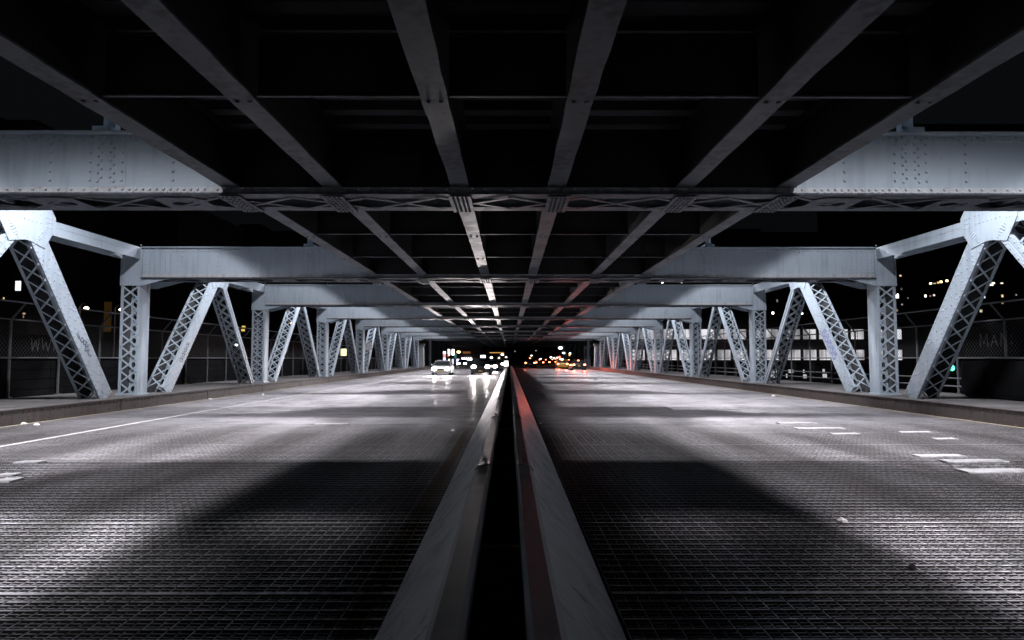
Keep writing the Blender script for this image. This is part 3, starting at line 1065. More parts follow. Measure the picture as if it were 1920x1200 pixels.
# ------------------------------------------------------------------ cars
def car_proto(name, label, cat, paint, L_=4.7, W=1.84, H_=1.42, suv=False, facing=1, lights='head', cab=False):
    """front towards -y; origin on the road under the middle of the car"""
    t = thing(name, label, cat)
    hw = W / 2; belt = .92 if not suv else 1.02; f = -L_/2; r_ = L_/2

    def ring(y, zb, zt, wb, wm, wt):
        zm = zb + (zt - zb) * .55
        return [(-wb, y, zb), (-wm, y, zm), (-wt, y, zt - .05), (-wt + .10, y, zt), (wt - .10, y, zt), (wt, y, zt - .05), (wm, y, zm), (wb, y, zb)]
    hood = .78 if not suv else .98
    body = MB().loft([ring(f, .30, hood - .16, hw*.80, hw*.86, hw*.80), ring(f + .10, .22, hood - .05, hw*.90, hw*.96, hw*.90),
                      ring(f + .45, .20, hood, hw*.95, hw, hw*.95), ring(f + 1.25, .20, belt - .03, hw*.96, hw, hw*.96),
                      ring(0.2, .20, belt, hw*.96, hw, hw*.96), ring(r_ - .9, .20, belt + .03, hw*.96, hw, hw*.95),
                      ring(r_ - .12, .24, belt + (.0 if not suv else .03), hw*.92, hw*.97, hw*.9), ring(r_, .32, belt - .14, hw*.84, hw*.9, hw*.84)])
    body.build('body', paint, t, smooth=False)
    # cabin
    y0c, y1c, y2c, y3c = (f + 1.20, f + 1.95, r_ - 1.30, r_ - .62) if not suv else (f + 1.15, f + 1.80, r_ - .55, r_ - .15)
    cb = MB()
    zt = H_ - .04; iw = hw * .92; tw = hw * .70
    cb.quad8([(-iw, y0c, belt - .05), (iw, y0c, belt - .05), (iw, y3c, belt - .02), (-iw, y3c, belt - .02),
              (-tw, y1c, zt), (tw, y1c, zt), (tw, y2c, zt), (-tw, y2c, zt)])
    cb.build('window_glass', M['glass'], t)
    rf = MB()
    rf.loft([[(-tw*1.02, y, zt - .03), (tw*1.02, y, zt - .03), (tw*.95, y, zt + dz), (0, y, zt + dz + .02), (-tw*.95, y, zt + dz)] for y, dz in ((y1c - .05, .0), (y1c + .2, .03), (y2c - .2, .03), (y2c + .08, .0))])
    rf.build('roof', paint, t)
    pil = MB()
    for s in (-1, 1):
        for (ya, yb) in ((y0c, y1c), (y3c, y2c), (.1, .12)):
            pil.bar((s*(iw + .004), ya, belt - .03), (s*(tw + .012), yb, zt), .07, .03, (1, 0, .3))
    pil.build('pillars_frame', paint, t)
    wh = MB(); wr = .33 if not suv else .37
    rg = []
    for x in (-.11, -.09, .09, .11):
        rr = wr - (.03 if abs(x) > .1 else 0)
        rg.append([(x, rr*math.cos(2*PI*q/18), wr + rr*math.sin(2*PI*q/18)) for q in range(18)])
    wh.loft(rg)
    whm = wh.mesh('wheel', M['tyre'])
    rim = MB(); rim.loft([[(x, rr*math.cos(2*PI*q/12), wr + rr*math.sin(2*PI*q/12)) for q in range(12)] for x, rr in ((-.116, .2), (.116, .2))])
    rmm = rim.mesh('rim', M['rim'])
    for sx in (-1, 1):
        for y in (f + .95, r_ - 1.0):
            w_ = link('wheel', whm, t, (sx*(hw - .10), y, 0)); link('rim', rmm, w_)
    # bumpers, grille, plate, mirrors
    MB().box(-hw*.86, hw*.86, f - .06, f + .05, .26, .46).build('bumper', paint if not suv else M['plastic'], t)
    MB().box(-hw*.86, hw*.86, r_ - .05, r_ + .06, .34, .56).build('bumper', paint if not suv else M['plastic'], t)
    gb = MB()
    for q in range(4): gb.box(-.36, .36, f - .02, f + .015, hood - .30 + .045*q, hood - .28 + .045*q)
    gb.build('grille', M['plastic'], t)
    MB().box(-.17, .17, f - .075, f - .0605, .34, .46).build('number_plate', M['numberplate'], t)
    MB().box(-.17, .17, r_ + .0605, r_ + .075, .56, .68).build('number_plate', M['numberplate'], t)
    for s in (-1, 1):
        MB().ball((s*(hw + .07), f + 1.45, belt + .06), .10, .06, .07, 8, 6).build('wing_mirror', paint, t)
        hd = MB(); hd.ball((s*hw*.68, f + .0, hood - .17), .22, .12, .16, 14, 8)  # lens oversized so its glow stands for glare
        hd.build('headlight', M['head'] if lights == 'head' else M['rim'], t)
        tl = MB(); tl.ball((s*hw*.76, r_ - .0, belt - .15), .15, .06, .09, 12, 8)
        tl.build('taillight', M['tail'] if lights == 'tail' else M['redpaint'], t)
    if lights == 'tail':
        MB().ball((0, y2c + .16, zt - .05), .14, .05, .035, 10, 6).build('brake_light', M['tail'], t)
    if cab:
        MB().prism([(-.32, .1, zt + .05), (.32, .1, zt + .05), (.26, .1, zt + .2), (-.26, .1, zt + .2)], (0, .14, 0)).build('roof_sign', glow('lit cab roof sign', (1.0, .85, .6), 3), t)
    return t


def on_road(px, Y): return at(px, 672, Y).x


c1 = car_proto('sedan', 'silver sedan with headlights on coming along the kerb side lane', 'car', M['silver'])
c1.location = (on_road(826.5, 63.7), 63.7 + 2.3, 0)
c2 = car_proto('suv', 'black SUV with bright headlights coming along the lane beside the barrier', 'car', M['blackpaint'], 4.8, 1.95, 1.66, suv=True)
c2.location = (on_road(901, 64), 64 + 2.4, 0)
c3 = car_proto('sedan', 'dark blue sedan behind the black SUV with one headlight showing', 'car', M['bluepaint'])
c3.location = (-2.35, 84, 0)
g1 = 'cars queueing away from the bridge with tail lights on'
d1 = car_proto('sedan', 'black sedan with three red brake lights, closest of the departing cars, by the kerb', 'car', M['blackpaint'], W=1.9, lights='tail')
d1.location = (on_road(1086, 89), 91.3, 0)
d1['group'] = g1
d2 = car_proto('taxi', 'yellow taxi with a lit roof sign and red tail lights', 'taxi', M['yellowpaint'], lights='tail', cab=True)
d2.location = (on_road(1055, 101), 103.4, 0)
d2['group'] = g1
d3 = car_proto('suv', 'dark SUV with red tail lights nearest the median barrier among the departing cars', 'car', M['blackpaint'], 4.8, 1.95, 1.75, suv=True, lights='tail')
d3.location = (on_road(994, 111), 113.4, 0)
d3['group'] = g1
far = [(1012, 140, 'departing car just right of the dark SUV, seen as small red lights'),
       (1024, 150, 'departing car in the middle of the distant queue between SUV and taxi'),
       (1036, 165, 'departing car half hidden left of the yellow taxi'),
       (1067, 135, 'departing car in the gap between the taxi and the black sedan'),
       (1042, 190, 'farthest departing car in the queue, left of the taxi roof')]
for i, (px, Y, lab) in enumerate(far):
    dup(d1, (on_road(px, Y), Y + 2, 0), 0, lab, g1)
g2 = 'oncoming cars waiting beyond the bridge'
for px, Y, lab in ((936, 120, 'oncoming car beyond the bridge, headlights beside the white box sign'),
                   (866, 128, 'oncoming car beyond the bridge, in front of the bright shop signs')):
    dup(c3, (on_road(px, Y), Y + 2, 0), 0, lab, g2)


# ------------------------------------------------------------------ lamps, car beams and added truss lights
def spot(name, loc, target, energy, color, size, blend=.3, radius=.12):
    d = bpy.data.lights.new(name, 'SPOT')
    d.energy = energy; d.color = color; d.spot_size = R(size); d.spot_blend = blend; d.shadow_soft_size = radius
    o = bpy.data.objects.new(name, d); COL.objects.link(o)
    o.location = loc
    o.rotation_euler = (Vector(target) - Vector(loc)).to_track_quat('-Z', 'Y').to_euler()
    return o


LAMP_E = 3700
ROAD_E = 3000
TRUSS_FILL_E = 2000
# one flood lamp per panel and side, just past each girder and outside the railway deck
LAMPS = {-1: (6.8, 10.0, 2.7, 2.6, 125, 0), 0: (9.2, 9.6, 3.1, 1.9, 114, 5), 1: (8.3, 9.5, 3.2, 1.5, 120, 0), 2: (8.0, 9.7, 3.4, 1.25, 120, 0)}
for s in (-1, 1):
    for k in range(-2, NB):
        lx, lz, dy, e, size, tilt = LAMPS.get(k, (8.0, 9.6, 3.1, 1.2 + .2 * ((k * 7) % 3 - 1), 120, 0))
        y = Y0 + LP*k + dy
        vary = 1 + .12 * s * (1 if k % 2 else -1)
        spot('bridge_lamp', (s*lx, y, lz), (s*(lx + .02), y + lz*math.tan(R(tilt)) + .02, 0),
             (LAMP_E if k < 0 else ROAD_E) * e * vary, (1.0, .96, 1.0), size, .24 if k < 0 else .45, .3)
        # added truss light, no fitting: beside the apex, cone shaped for the steel
        if k >= -1:
            ax, ay, az = 9.5, Y0 + LP*k + 4.8, 8.0
            spot('truss_fill_light', (s*ax, ay, az), (s*(ax + .45*8), ay + .12*8, az - .935*8),
                 TRUSS_FILL_E * (.95 + .1 * ((k * 7) % 3 - 1)) * vary * (.8 if k < 0 else 1), (1.0, .955, 1.0), 129, .10, .15)

for c, E in ((c1, 900), (c2, 3600), (c3, 900)):
    for s in (-1, 1):
        x = c.location.x + s*.63; y = c.location.y - 2.55; z = .68
        spot('headlamp_beam', (x, y, z), (x * .9, y - 40, 1.5), E, (1, .90, .89), 56, 1.0, .1)
for c, E in ((d1, 600), (d2, 500), (d3, 160)):
    for s in (-1, 1):
        x = c.location.x + s*.7; y = c.location.y - 0; 
        spot('taillamp_glow', (c.location.x + s*.7, c.location.y - 2.6, .8), (c.location.x + s*.7, c.location.y - 30, 2.0), E, (1, .11, .05), 150, .8, .1)
# departing cars show their rear to the camera: turn them round
for o in list(bpy.data.objects):
    if o.get('group') == g1:
        o.rotation_euler = (0, 0, PI)

# ------------------------------------------------------------------ street beyond the bridge
def street_lamp(px, py, Y, r_, color, strength, label, arm=0.6, group='street lamps beyond the bridge', base=0.0):
    p = at(px, py, Y)
    sgn = 1 if p.x < 0 else -1
    t = thing('street_lamp', label, 'street lamp', (p.x - sgn*arm, Y, base), 0, group)
    h = p.z - base
    MB().tube([(0, 0, 0), (0, 0, h + .25)], .10, 8, .06).tube([(0, 0, h + .2), (sgn*arm*.5, 0, h + .45), (sgn*arm, 0, h + .35)], .04, 6).build('pole', M['pole'], t)
    hd = MB().box(sgn*arm - r_*.7, sgn*arm + r_*.7, -.15, .15, h + r_*.62, h + r_*.62 + .1).build('lamp_head', M['pole'], t)
    MB().ball((sgn*arm, 0, h), r_, r_*.7, r_*.6, 14, 8).build('lens', glow('lens ' + str(color) + str(strength), color, strength), hd)
    return t


W_ = (1.0, .95, .9); O_ = (1.0, .55, .22); C_ = (.85, .95, 1.0)
for a in [(860, 660, 150, .42, O_, 8, 'orange street lamp between the white rectangular sign and the brick shop'),
          (921.5, 670.6, 150, .30, W_, 6, 'small warm street lamp above the black SUV bonnet'),
          (942, 665, 160, .34, W_, 7, 'street lamp above the white box sign by the barrier end'),
          (936, 671, 165, .28, (1, .8, .6), 5, 'low street lamp left of the lamp above the box sign'),
          (949, 669.7, 165, .26, (1, .8, .6), 5, 'low street lamp right of the lamp above the box sign'),
          (1050.8, 652.3, 135, .42, C_, 8, 'highest and largest white street lamp over the departing cars'),
          (1056.9, 662, 150, .30, W_, 7, 'white street lamp just below the highest lamp'),
          (1069.5, 663, 150, .32, (1, .85, .6), 7, 'warm street lamp beside the small yellow sign'),
          (1033, 670, 170, .28, W_, 6, 'left lamp of the row left of the red signal'),
          (1038.6, 671.5, 175, .28, W_, 6, 'middle lamp of the row left of the red signal'),
          (1044.7, 670.6, 180, .24, W_, 6, 'right lamp of the row left of the red signal'),
          (1013.7, 673, 180, .24, C_, 5, 'bluish white street lamp right of the warm lamp over the dark SUV'),
          (996.4, 666.7, 170, .24, W_, 4, 'small white lamp above the dark SUV roof'),
          (1006, 677, 160, .36, (1, .7, .4), 7, 'warm low lamp beside the dark SUV'),
          (1005, 657.5, 200, .22, W_, .6, 'faint lamp high above the dark SUV'),
          (965.5, 658.6, 200, .22, W_, .5, 'faint lamp above the end of the barrier')]:
    street_lamp(*a)


def signal(px, py, Y, color, label):
    p = at(px, py, Y)
    t = thing('traffic_light', label, 'traffic light', (p.x, Y, 0))
    MB().tube([(0, 0, 0), (0, 0, p.z + .6)], .08, 8).build('pole', M['pole'], t)
    hd = MB().box(-.2, .2, -.22, -.085, p.z - .75, p.z + .35).build('signal_head', M['plastic'], t)
    MB().ball((0, -.23, p.z), .24, .08, .24, 12, 8).build('lens', glow('signal ' + str(color), color, 9), hd)


signal(1049, 669.7, 150, (1, .08, .04), 'traffic light showing red over the queue of departing cars')
signal(1782, 690, 60, (.05, 1, .5), 'traffic light showing green low behind the fence near the heavy leg')


def panel_sign(px0, py0, px1, py1, Y, color, strength, label, name='shop_sign', frame=True, shapes=None, cat='sign'):
    a = at(px0, py1, Y); c = at(px1, py0, Y)
    t = thing(name, label, cat, ((a.x + c.x)/2, Y, 0))
    hw = (c.x - a.x)/2
    MB().box(-hw, hw, 0, .12, a.z, c.z).build('face', glow(name + str(color) + str(strength), color, strength), t)
    if frame:
        fb = MB()
        fb.box(-hw - .05, hw + .05, .005, .2, c.z + .002, c.z + .06).box(-hw - .05, hw + .05, .005, .2, a.z - .06, a.z - .002)
        fb.box(-hw - .05, -hw - .002, .005, .2, a.z, c.z).box(hw + .002, hw + .05, .005, .2, a.z, c.z)
        fb.build('frame', M['plastic'], t)
    MB().tube([(0, .25, 0), (0, .25, c.z)], .06, 6).build('post', M['pole'], t)
    return t


panel_sign(840, 655, 851.7, 666, 148, (1, .97, .95), 5, 'white rectangular lit sign left of the orange street lamp')
panel_sign(831, 664.5, 841, 669, 146, (1, .25, .2), 1.6, 'red band of the lit sign above the silver sedan')
panel_sign(831, 670, 838, 677, 145, (.6, .55, 1), 2.2, 'lilac lit sign under the red band')
panel_sign(830.5, 659, 837.5, 663.5, 146, (.95, .95, 1), 3, 'small white lit sign on top of the red band')
panel_sign(840.5, 673, 847.5, 684, 144, (.9, 1, .7), 2.2, 'greenish white shop sign right of the silver sedan roof')
panel_sign(852, 662, 856, 672, 146, (.1, .45, .4), .35, 'dark teal hanging sign below the white rectangular sign')
panel_sign(901, 666, 910, 672, 150, (.75, .85, 1), 3.5, 'blue white lit sign just above the black SUV roof')
panel_sign(945.5, 680, 953, 687, 118, (1, 1, 1), 4, 'white box sign at the far end of the barrier', 'box_sign')
panel_sign(945.5, 676.7, 953, 679, 118.6, (1, 1, 1), 2.5, 'narrow white sign on top of the white box sign', 'box_sign')
panel_sign(1064, 664.5, 1069, 667.5, 149, (1, .7, .2), 1.2, 'small yellow sign below the warm street lamp')
panel_sign(918, 660.6, 945, 662, 155, (1, .5, .12), .7, 'long thin orange lit canopy edge above the oncoming cars', 'canopy_sign')


def building(name, label, x0, x1, y0, y1, zt, m, roof_extra=True, base=-4.0):
    t = thing(name, label, 'building', ((x0 + x1)/2, y0, base))
    hw = (x1 - x0)/2; D = y1 - y0; h = zt - base
    MB().box(-hw, hw, 0, D, 0, h).build('wall', m, t)
    if roof_extra:
        MB().box(-hw - .15, hw + .15, -.15, D + .15, h + .002, h + .6).box(-hw*.3, hw*.1, D*.3, D*.6, h + .601, h + 3.2).build('roof', M['mullion'], t)
    return t


def window(t, px0, py0, px1, py1, Y, color, strength, unlit=False):
    """recessed-frame window on the front wall (at depth Y) of building t"""
    a = at(px0, py1, Y); c = at(px1, py0, Y); lx, lz = t.location.x, t.location.z
    x0, x1, z0, z1 = a.x - lx, c.x - lx, a.z - lz, c.z - lz
    fw = .08
    fb = MB()
    fb.box(x0 - fw, x1 + fw, -.12, -.003, z0 - fw, z0 - .002).box(x0 - fw, x1 + fw, -.12, -.003, z1 + .002, z1 + fw)
    fb.box(x0 - fw, x0 - .002, -.12, -.003, z0 - .001, z1 + .001).box(x1 + .002, x1 + fw, -.12, -.003, z0 - .001, z1 + .001)
    f_ = fb.build('window', M['mullion'], t)
    MB().box(x0, x1, -.05, -.003, z0, z1).build('pane', glow('window ' + str(color) + str(strength), color, strength) if not unlit else M['glass'], f_)


# office block with two bands of lit windows, right
YO = 100
ox0 = at(1180, 640, YO).x; ox1 = at(1722, 640, YO).x
office = building('office_building', 'low dark office block with two long bands of white lit windows behind the fence', ox0, ox1, YO, YO + 25, at(1700, 603, YO).z, M['bandwall'])
offz = office.location.z
for (pa, pb_) in ((617.5, 636), (656, 675)):
    x = ox0 + .3; q = 0
    while x < ox1 - 2.2:
        w_ = 1.95
        if q % 5 == 4: x += .9
        a = at(1500, pb_, YO).z - offz; c = at(1500, pa, YO).z - offz
        lx = office.location.x
        fb = MB()
        fb.box(x - lx - .06, x - lx + w_ + .06, -.12, -.003, a - .08, a - .002).box(x - lx - .06, x - lx + w_ + .06, -.12, -.003, c + .002, c + .08)
        fb.box(x - lx - .06, x - lx - .002, -.12, -.003, a, c).box(x - lx + w_ + .002, x - lx + w_ + .06, -.12, -.003, a, c)
        fb.box(x - lx + w_*.5 - .03, x - lx + w_*.5 + .03, -.11, -.06, a, c)
        f_ = fb.build('window', M['mullion'], office)
        MB().box(x - lx, x - lx + w_, -.05, -.003, a, c).build('pane', M['office'], f_)
        x += w_ + .45; q += 1
for (xa, xb, pa, pb_) in ((1440, 1470, 693, 699), (1478, 1508, 693, 699), (1524, 1546, 692, 697), (1440, 1476, 701, 708), (1490, 1512, 702, 709), (1523, 1550, 701, 709), (1565, 1600, 702, 708), (1610, 1640, 693, 698)):
    window(office, xa, pa, xb, pb_, YO, (.85, .85, .9), .55)

# apartment towers with a few lit windows
tw1 = building('apartment_tower', 'dark apartment tower with scattered lit windows rising behind the office block', at(1640, 600, 170).x, at(2150, 600, 170).x, 170, 200, 62, M['brickdark'])
YT = 170
for (px, py, w_, h_, c, st_) in [(1677, 500, 4, 4, (1, .6, .5), 1.2), (1688, 517, 4, 3, (1, .6, .4), 1.0), (1679, 556, 4, 6, (1, 1, .95), 4), (1683, 555, 3, 8, (1, 1, .95), 4),
        (1744.5, 531.5, 5, 3, (1, .8, .5), 4), (1752, 531.5, 5, 2, (1, .9, .7), .6), (1759, 530, 5, 3, (1, .55, .15), 1.5), (1764, 528.5, 5, 4, (1, .8, .4), 3.5), (1775, 526.5, 5, 4, (1, .75, .4), 3.5),
        (1735, 555, 4, 5, (1, .95, .8), 2), (1744, 555, 2, 2, (1, .7, .6), .6), (1751, 553.5, 4, 3, (1, .8, .75), 1.2), (1858, 534, 8, 3, (1, .9, .75), 3), (1862, 531, 6, 3, (1, .8, .6), 2.5),
        (1878, 531, 5, 2.4, (1, .8, .6), 1.6), (1845, 557, 4, 4, (.8, .9, 1), 1.6), (1879, 555, 4, 5, (1, .75, .4), .9), (1879, 568, 4, 4, (1, .7, .3), .4), (1838, 571, 4, 3, (.7, 1, .9), .6),
        (1839, 583, 5, 5, (1, .9, .6), .6), (1841, 619, 2, 4, (1, .75, .4), .5), (1847, 619, 3, 4, (1, .75, .4), .5), (1691, 571, 3, 3, (1, .9, .8), .35), (1690, 542, 3, 4, (.8, .8, .8), .12),
        (1702, 559, 2.4, 2, (1, .9, .9), .3), (1905, 553, 3, 3, (.9, .9, .9), .3), (1680, 582, 7, 4, (1, .7, .35), .25)]:
    window(tw1, px - w_/2, py - h_/2, px + w_/2, py + h_/2, YT, c, st_)
for r_ in range(7):
    for q in range(9):
        px = 1700 + q*27 + (r_ % 2)*5; py = 462 + r_*26
        if all(abs(px - a) > 6 or abs(py - c) > 8 for a, c in ((1677, 500), (1688, 517), (1764, 530), (1744, 531), (1775, 527), (1860, 533), (1878, 531), (1735, 555), (1751, 554), (1845, 557), (1879, 560), (1838, 575), (1841, 619))):
            window(tw1, px - 2.5, py - 4, px + 2.5, py + 4, YT, None, 0, unlit=True)
tw2 = building('apartment_tower', 'dark apartment tower seen between the right hand posts above the office roof', at(1225, 600, 230).x, at(1625, 600, 230).x, 230, 255, 45, M['brickdark'])
for (px, py, w_, h_, c, st_) in [(1242, 529, 3.5, 4, (1, .97, .9), 6), (1278, 530, 2.4, 2.4, (1, .6, .6), 1), (1449, 587, 4, 4, (1, .97, .9), 5), (1504, 588, 3, 3, (.9, 1, .95), 4), (1615, 583, 5, 5, (1, .75, .5), .6),
        (1563, 552, 4, 4, (1, .95, .7), .7), (1563, 565, 4, 4, (1, .95, .7), .5), (1457, 564, 3, 5, (.9, .9, .9), .2), (1342, 586, 3, 2.5, (1, .6, .2), 1.8), (1613, 559, 3, 3, (.7, .7, 1), .2)]:
    window(tw2, px - w_/2, py - h_/2, px + w_/2, py + h_/2, 230, c, st_)

# left hand blocks
lb1 = building('apartment_block', 'dark brick apartment block with a tall amber lit stair window behind the fence', at(60, 600, 95).x, at(330, 600, 95).x, 95, 118, 24, M['brickdark'])
window(lb1, 186, 566, 211, 622, 95, (1, .48, .12), .02)
window(lb1, 185, 613, 192, 629, 95, (1, .6, .2), .35)
for (px, py, w_, h_, c, st_) in [(138, 497, 3, 6, (1, .8, .3), .7), (245, 600, 3, 4, (1, .7, .4), .2), (133, 546, 3, 4, (.5, .7, .9), .12), (168, 523, 5, 8, (.5, .6, .7), .06), (180, 525, 4, 8, (.5, .6, .7), .06)]:
    window(lb1, px - w_/2, py - h_/2, px + w_/2, py + h_/2, 95, c, st_)
lb2 = building('apartment_block', 'dark block with one white lit blind at the edge behind the near leg', at(-260, 600, 80).x, at(52, 600, 80).x, 80, 100, 30, M['brickdark'])
window(lb2, 29, 527, 41, 545, 80, (.8, .86, 1), 1.6)
for (px, py, w_, h_, c, st_) in [(8, 560, 4, 5, (1, .8, .4), .8), (46, 588, 6, 3, (1, .6, .45), .6), (45, 594, 3, 5, (1, .6, .4), .3)]:
    window(lb2, px - w_/2, py - h_/2, px + w_/2, py + h_/2, 80, c, st_)
lb3 = building('apartment_block', 'dark block with amber and bluish windows seen under the second girder', at(345, 600, 130).x, at(560, 600, 130).x, 130, 150, 26, M['brickdark'])
for (px, py, w_, h_, c, st_) in [(457, 613, 7, 4, (1, .65, .15), .9), (456, 619, 7, 4, (1, .65, .15), 1.0), (431, 616, 9, 8, (.5, .65, .7), .2), (442, 568, 4, 4, (1, .55, .4), 1.2), (433, 568, 3, 3, (1, .4, .3), .4), (370, 643, 11, 6, (.9, .95, 1), 3.5),
        (388, 643, 6, 5, (.6, .7, .8), .5), (374, 664, 10, 6, (1, .5, .25), .35), (308, 643, 6, 6, (.4, .5, .9), .3)]:
    window(lb3, px - w_/2, py - h_/2, px + w_/2, py + h_/2, 130, c, st_)
lb4 = building('shop_row', 'low row of shops with one yellow lit window seen between the lattice posts', at(585, 600, 140).x, at(790, 600, 140).x, 140, 155, 10, M['brickdark'])
window(lb4, 638, 654, 650, 667, 140, (1, .95, .55), 1.5)
for px in (565, 605, 672, 700): window(lb4, px - 4, 655, px + 4, 668, 140, None, 0, unlit=True)
lb5 = building('corner_shop', 'brick corner shop with white lit lettering beyond the oncoming cars', at(846, 600, 158).x, at(900, 600, 158).x, 158, 172, at(870, 652, 158).z, M['brickdark'])
window(lb5, 868, 659, 882, 663, 158, (1, .35, .12), .15)
for px in (851.5, 858.5): window(lb5, px - 3, 673, px + 2.6, 687, 158, (.75, .75, 1), 1.8)
tS = MB()
# shop lettering, too small in the photo to be read: a row of rounded white capitals
rnd = random.Random(5)
for q in range(5):
    a = at(866 + q*4, 675.5, 157.8); c = at(869 + q*4, 669.5, 157.8)
    w2 = c.x - a.x; h2 = c.z - a.z
    tS.box(a.x, a.x + w2*.3, 157.7, 157.78, a.z, a.z + h2*rnd.uniform(.7, 1))
    tS.box(a.x + w2*.3, a.x + w2, 157.7, 157.78, a.z + h2*.4, a.z + h2*.6)
    tS.box(a.x + w2*.7, a.x + w2, 157.7, 157.78, a.z, a.z + h2*.38 if q % 2 else a.z + h2*.39)
for v in range(len(tS.v)):
    x, y, z = tS.v[v]; tS.v[v] = (x - lb5.location.x, y - lb5.location.y, z - lb5.location.z)
tS.build('lettering', glow('lit lettering', (.95, .93, 1), 5), lb5)
lb6 = building('apartment_block', 'dark block closing the street at its end beyond all the cars', -26, 26, 330, 350, 13, M['brickdark'])

for a in [(162, 578, 60, .22, (1, .8, .65), 9, 'warm street lamp behind the fence left of the first lattice post'), (227, 580.5, 66, .2, (1, .8, .65), 8, 'warm street lamp half hidden by the first lattice post'),
          (443, 647, 90, .22, (.95, .97, 1), 7, 'white lamp seen between the legs of the second panel'), (547.5, 606, 110, .3, (1, .6, .3), 7, 'orange lamp seen through the third panel legs'),
          (1835, 663, 48, .09, (1, .85, .6), 6, 'small warm lamp behind the fence above the dark cabinet'), (1917, 657, 40, .18, (.95, 1, 1), 8, 'bright white lamp at the edge behind the dark cabinet')]:
    street_lamp(*a, group='street lamps beside the bridge', base=-4.0)

# ------------------------------------------------------------------ viaduct beyond the bridge
via = thing('viaduct', 'dark elevated railway viaduct on slender columns continuing beyond the bridge', 'viaduct')
for q in range(7):
    y = 106 + 9.5*q
    for s in (-1, 1):
        cb = MB(); cb.tube([(s*12.6, y, 0), (s*12.6, y, 4.4)], .22, 10); cb.box(s*12.6 - .35, s*12.6 + .35, y - .35, y + .35, 0, .3)
        cb.build('column', M['soffit'], via)
    MB().box(-13.2, 13.2, y - .25, y + .25, 4.41, 5.3).build('cross_girder', M['soffit'], via)
    for x in ST_X: MB().box(x - .15, x + .15, y + .26, y + 9.24, 4.5, 4.53).box(x - .012, x + .012, y + .26, y + 9.24, 4.531, 5.5).build('stringer', M['soffit'], via)
for s, Y in ((-1, 98), (1, 98), (1, 112)):
    lab = {(-1, 98): 'plain grey masonry pillar at the bridge end beside the oncoming lanes', (1, 98): 'grey masonry pillar with blue graffiti beside the last lattice post', (1, 112): 'masonry pillar with dense blue graffiti behind the black sedan'}[(s, Y)]
    t = thing('pillar', lab, 'pillar', (s*13.1, Y, 0))
    MB().prism([(-.55, 0, 0), (.55, 0, 0), (.45, 0, 3.5), (-.45, 0, 3.5)], (0, 1.2, 0)).build('shaft', mat('pillar stone', (.30, .32, .34), .8, var=.3, scale=2), t)
    MB().box(-.6, .6, -.1, 1.3, 3.502, 3.75).build('cap', M['concrete'], t)
    if s > 0:
        ls = []
        for q in range(7):
            ls += [arc(random.uniform(-.2, .2), .5 + .38*q, .22, .2, random.uniform(0, 90), 340), [(-.3, .4 + .4*q), (.3, .6 + .4*q)]]
        strokes(ls, (0, 0, 0), (1, 0, 0), (0, 0, 1), (0, -1, 0), .09).build('graffiti', M['blueink'], t)

# ------------------------------------------------------------------ small things on the road and footways
def plate(px0, py0, px1, py1, label, skew=0, m='plate'):
    a = on_ground(px0, py1); c = on_ground(px1, py0)
    y0, y1 = min(a.y, c.y), max(a.y, c.y)
    x0 = on_ground(px0, py1).x; x1 = on_ground(px1, py1).x
    cx, cy = (x0 + x1)/2, (y0 + y1)/2
    b = MB(); hx = (x1 - x0)/2; hy = (y1 - y0)/2
    rnd = random.Random(int(px0))
    b.prism([(-hx, -hy, .003), (hx, -hy + rnd.uniform(0, .03), .003), (hx + skew, hy, .003), (-hx + skew, hy - rnd.uniform(0, .03), .003)], (0, 0, .018))
    for sx in (-1, 1):
        for sy in (-1, 1): b.rivet((sx*hx*.8 + (skew if sy > 0 else 0)*.8, sy*hy*.75, .021), (0, 0, 1), .015, .006)
    o = b.build('patch_plate', M[m], None, (cx, cy, 0))
    tag(o, label, 'patch plate', 'flat patch plates laid on the grating')


plate(1817, 880.5, 1945, 888, 'largest white patch plate at the picture edge, lowest on the departing roadway')
plate(1777, 863, 1895, 868, 'long white patch plate just above the largest one')
plate(1726, 853.5, 1815, 858, 'white patch plate with a dark near corner left of the two long ones')
plate(1757, 822.5, 1800, 825, 'small patch plate high on the departing roadway nearest the kerb')
plate(1690, 810, 1752, 811.8, 'thin patch plate farthest right before the kerb, above the small one')
plate(1562, 813, 1617, 815.5, 'short patch plate right below the middle one on the departing roadway')
plate(1496, 803, 1588, 805.3, 'long thin patch plate in the middle of the departing lanes')
plate(1462, 793, 1532, 795, 'faint thin patch plate above the long thin middle one')
plate(1262, 764, 1392, 768.5, 'farthest wide patch plate in the bright pool on the departing roadway')
plate(24, 865.5, 68, 870, 'small white patch plate on the oncoming roadway beside the lane line')
plate(-10, 889, 21, 894, 'white patch plate at the left edge under the small one')
plate(-20, 898, 14, 906, 'lowest white patch plate at the left edge')
plate(590, 795, 652, 796.4, 'thin dark edged patch plate in the oncoming lanes')


def scrap(px, py, r_, label, z=0.003, m='paper'):
    p = on_ground(px, py, z)
    b = MB(); rnd = random.Random(int(px*7 + py))
    n = 7; ring = [(r_*rnd.uniform(.6, 1.2)*math.cos(2*PI*q/n), r_*rnd.uniform(.5, 1.0)*math.sin(2*PI*q/n), rnd.uniform(0.004, .03)) for q in range(n)]
    i = 0; b.v = ring + [(0, 0, .05)] + [(x, y, 0.001) for x, y, z_ in ring]
    for q in range(n):
        q2 = (q + 1) % n
        b.f.append((q, q2, n)); b.f.append((n + 1 + q, n + 1 + q2, q2, q))
    b.f.append(tuple(range(2*n, n, -1)))
    o = b.build('paper_scrap', M[m], None, (p.x, p.y, z))
    tag(o, label, 'litter', 'litter on the road')


